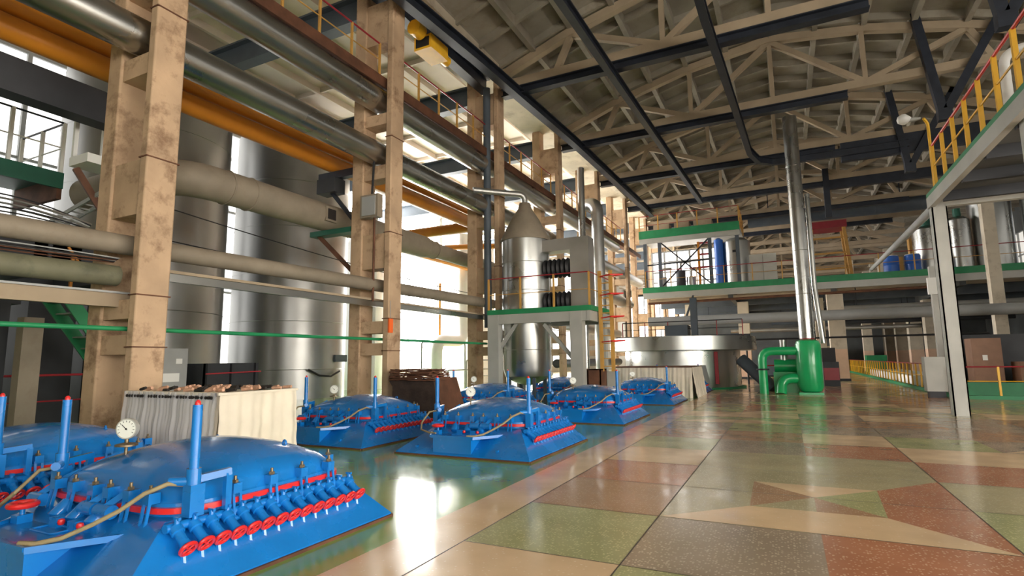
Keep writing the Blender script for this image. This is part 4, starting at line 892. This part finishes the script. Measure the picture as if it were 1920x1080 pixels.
for i, (x, y, r_, h_, lab) in enumerate(((8.0, 40, .75, 2.6, 'silver vessel right of the blue drums, partly behind steel post'), (9.4, 39.5, .55, 2.9, 'slim silver vessel with green top on right mezzanine'), (11.0, 40, 1.0, 4.6, 'tall silver vessel at far right of the mezzanine'), (12.9, 39.3, .7, 4.0, 'silver vessel at the right picture edge on the mezzanine'))):
    t = thing('clad_vessel', (x, y, MZ), lab, 'vessel'); MB().lathe([(r_, 0), (r_, h_), (r_ * .6, h_ + .2), (.1, h_ + .25)], (x, y, MZ), 36).build('shell', 'silver', t)
    MB().lathe([(r_ * .35, 0), (r_ * .35, .5)], (x, y, MZ + h_ + .2), 16).build('top_drive', 'green_dark' if i < 2 else 'bluegrey', t)
for i, (x, z, m_) in enumerate(((6.6, 1.3, 'orange'), (7.6, 2.4, 'orange'), (8.7, 3.6, 'orange'))):
    tag(MB().box(x - .3, x + .3, 41.2, 41.8, MZ, MZ + z).build('small_drive_unit', 'yellow_dull'), 'ochre drive unit above the blue drums, %s of three' % ['lowest', 'middle', 'tallest'][i], 'machine')
# ducts crossing under roof at the back
t = pipe('long dark grey round duct crossing the hall above the yellow tower', [(-1.9, 43.6, 11.5), (9, 43.6, 11.5)], .55, 'bluegrey', [((x, 43.6, 11.5), (1, 0, 0)) for x in (0, 3, 6)], name='duct')
for x in (-.5, 3.2, 7.5): MB().bar((x, 43.6, 12.0), (x, 43.6, ztop(x) + .6), .06, .06).build('hanger_rod', 'darksteel', t)
pipe('slanted grey tube brace descending left from the grey steel post', [(3.75, 17.42, 5.35), (4.8, 38.06, 6.5)], .11, 'grey', name='brace_tube')
for n in range(5):
    y = 50.5 + n * 8
    z = 10.2
    tag(MB().box(-8.6, 9.2, y, y + .25, z, z + .3).build('light_beam', 'truss'), 'pale crosswise beam far down the hall, %s from the mezzanine' % ordinal(n), 'beam', 'pale crosswise beams far down the hall')

# ------------------------------------------------------------------ right: high platform, steel posts, railing
rp = thing('high_platform', (3.8, 12, 0), 'grey steel high platform with green edge at upper right', 'platform')
HZ = 5.62
MB().box(3.66, 12, 3, 17.3, HZ - .16, HZ - .04).build('deck', 'pit', rp)
b = MB(); b.box(3.55, 3.68, 3, 17.4, HZ - .36, HZ - .08); b.build('edge_beam', 'greysteel', rp)
b = MB(); b.box(3.56, 3.72, 3, 17.42, HZ - .08, HZ + .03); b.build('green_edging', 'green_edge', rp)
MB().box(3.6, 12, 17.2, 17.4, HZ - .36, HZ - .08).build('end_beam', 'greysteel', rp)
for i in range(9): MB().box(3.7, 12, 3.6 + i * 1.6, 3.72 + i * 1.6, HZ - .4, HZ - .16).build('joist', 'shadowdark', rp)
for y in (17.2, 11.35):
    b = MB(); b.box(3.6, 3.92, y, y + .03, 0, HZ - .36); b.box(3.6, 3.92, y + .31, y + .34, 0, HZ - .36); b.box(3.6, 3.63, y, y + .34, 0, HZ - .36); b.box(3.89, 3.92, y, y + .34, 0, HZ - .36)
    if y > 12: b.build('post', 'greysteel', rp)
    else: MB().box(3.72, 3.95, y, y + .25, 3.9, HZ - .1).build('bracket_post', 'greysteel', rp)
railing('high_railing', 'bright yellow railing with red handrail on the high platform', [(3.62, 9.2, HZ + .03), (3.62, 16.6, HZ + .03)], 1.05, .92, 'yellow', 'red', 'yellow', .035, .03)
t = thing('work_lamp', (3.75, 17.2, HZ), 'frosted round lamp on a bent yellow pole at platform corner', 'lamp')
MB().tube(rpath([(3.72, 17.2, HZ), (3.72, 17.2, 7.5), (3.62, 17.1, 7.62)], .08), .035, 10).build('pole', 'yellow', t)
MB().lathe([(.04, 0), (.06, .12), (.03, .25)], (3.3, 17.05, 7.62), 12, 'x').build('holder', 'greysteel', t)
MB().lathe([(.001, -.15), (.09, -.12), (.14, -.03), (.14, .04), (.08, .12), (.03, .17)], (3.18, 17.05, 7.66), 20, 'x').build('globe', 'white', t)
pipe('white bent pipe standing behind the yellow high railing', [(3.95, 12.6, HZ - .1), (3.95, 12.6, 7.0), (8.5, 11.2, 7.0)], .08, 'white', bend=.25, name='bent_pipe')
for i, (x, y, z0_, r_) in enumerate(((4.75, 14.5, 1.35, .115), (5.5, 14.3, 1.7, .20))):
    t = pipe(['narrow shiny silver downpipe with elbow at the right', 'wide shiny silver downpipe at the right picture edge'][i], [(x, y, HZ - .4), (x, y, z0_), (x + 1.6, y, z0_)], r_, 'silver', [((x, y, z), (0, 0, 1)) for z in (2.2, 3.0, 3.9)], 'downpipe', 'silver')
t = thing('grey_pylon', (4.7, 24.4, 0), 'grey box pylon on the floor beside the pit railing', 'cabinet')
MB().box(4.35, 4.95, 24.1, 24.6, .22, 1.42).build('body', 'greysteel', t); MB().box(4.42, 4.88, 24.15, 24.55, 0, .22).build('foot', 'shadowdark', t)
# green kerb and pit railing
t = thing('green_kerb', (5, 30, 0), 'low green kerb around the pit along the right side of the aisle', 'kerb')
MB().box(5.05, 5.25, 23.7, 61.9, 0, .12).build('long_side', 'green_edge', t); MB().box(5.25, 13, 23.7, 23.9, 0, .12).build('near_side', 'green_edge', t)
railing('pit_railing', 'yellow and red railing along the aisle side of the pit', [(5.15, 26.5, .12), (5.15, 60, .12)], 1.0, 1.0, 'yellow', 'red_dark', 'yellow', .03, mids=1)
railing('pit_railing', 'yellow and red railing across the near side of the pit', [(5.15, 23.8, .12), (13, 23.8, .12)], .95, 1.15, 'yellow', 'red_dark', 'yellow', .03, mids=1)
for i, (x0_, x1_, y, h_, m_, lab) in enumerate(((6.4, 7.3, 27, 2.1, 'brown_board', 'brown board cabinet behind the near pit railing'), (7.6, 9.2, 26.4, 1.2, 'brown_board', 'low dark brown cabinet at the right behind pit railing'), (6.7, 9.2, 29.5, 2.3, 'shadowdark', 'added dark block standing in for shade behind the brown cabinet'), (10, 12.6, 27, 2.2, 'shadowdark', 'dark machine at the far right behind the pit railing'))):  # third block added as darkness behind the railing
    t = thing('pit_machine', (x0_, y, 0), lab, 'machine'); MB().box(x0_, x1_, y, y + .9, .1, h_).build('body', m_, t); MB().box(x0_ + .1, x1_ - .1, y + .05, y + .85, 0, .1).build('plinth', 'black', t)
    MB().box(x0_ + .3, x0_ + .45, y - .015, y, h_ * .6, h_ * .6 + .2).build('plate', 'white' if m_ == 'brown_board' else m_, t)
tag(MB().box(5.6, 13, 25.2, 25.35, 0, .5).build('pit_screen', 'green_edge'), 'low green screen panel behind the near pit railing', 'panel')
t = thing('white_basin', (7.2, 44, 0), 'long white basin along the pit in the far aisle', 'basin')
MB().box(5.6, 7.6, 34, 50, 0, .45).build('body', 'white', t)
t = thing('steel_column_pair', (6.2, 26, 0), 'pair of grey steel posts behind the main grey post', 'column')
for x in (5.75, 6.35): MB().bar((x, 28.6, 0), (x, 28.6, 5.2), .22, .25, (0, 1, 0)).build('post', 'greysteel', t)
MB().bar((5.75, 28.6, 1.8), (6.35, 28.6, 3.6), .08, .08).build('brace', 'greysteel', t); MB().box(5.5, 6.1, 28.3, 28.45, 4.0, 4.7).build('white_box', 'white', t)
# right hall column row
RG = 'concrete columns of the right row'
for n in range(5, 16):
    y = CY[n] + .25
    if y > YE - 1 or 36 < y < 63: continue
    tag(MB().box(9.3, 9.8, y - .25, y + .25, 0, 12.0).build('concrete_pillar', 'concrete_pale'), 'cream pillar of the right row, %s from the camera' % ordinal(n - 5), 'column', RG)
# big red diagonal pipe upper right
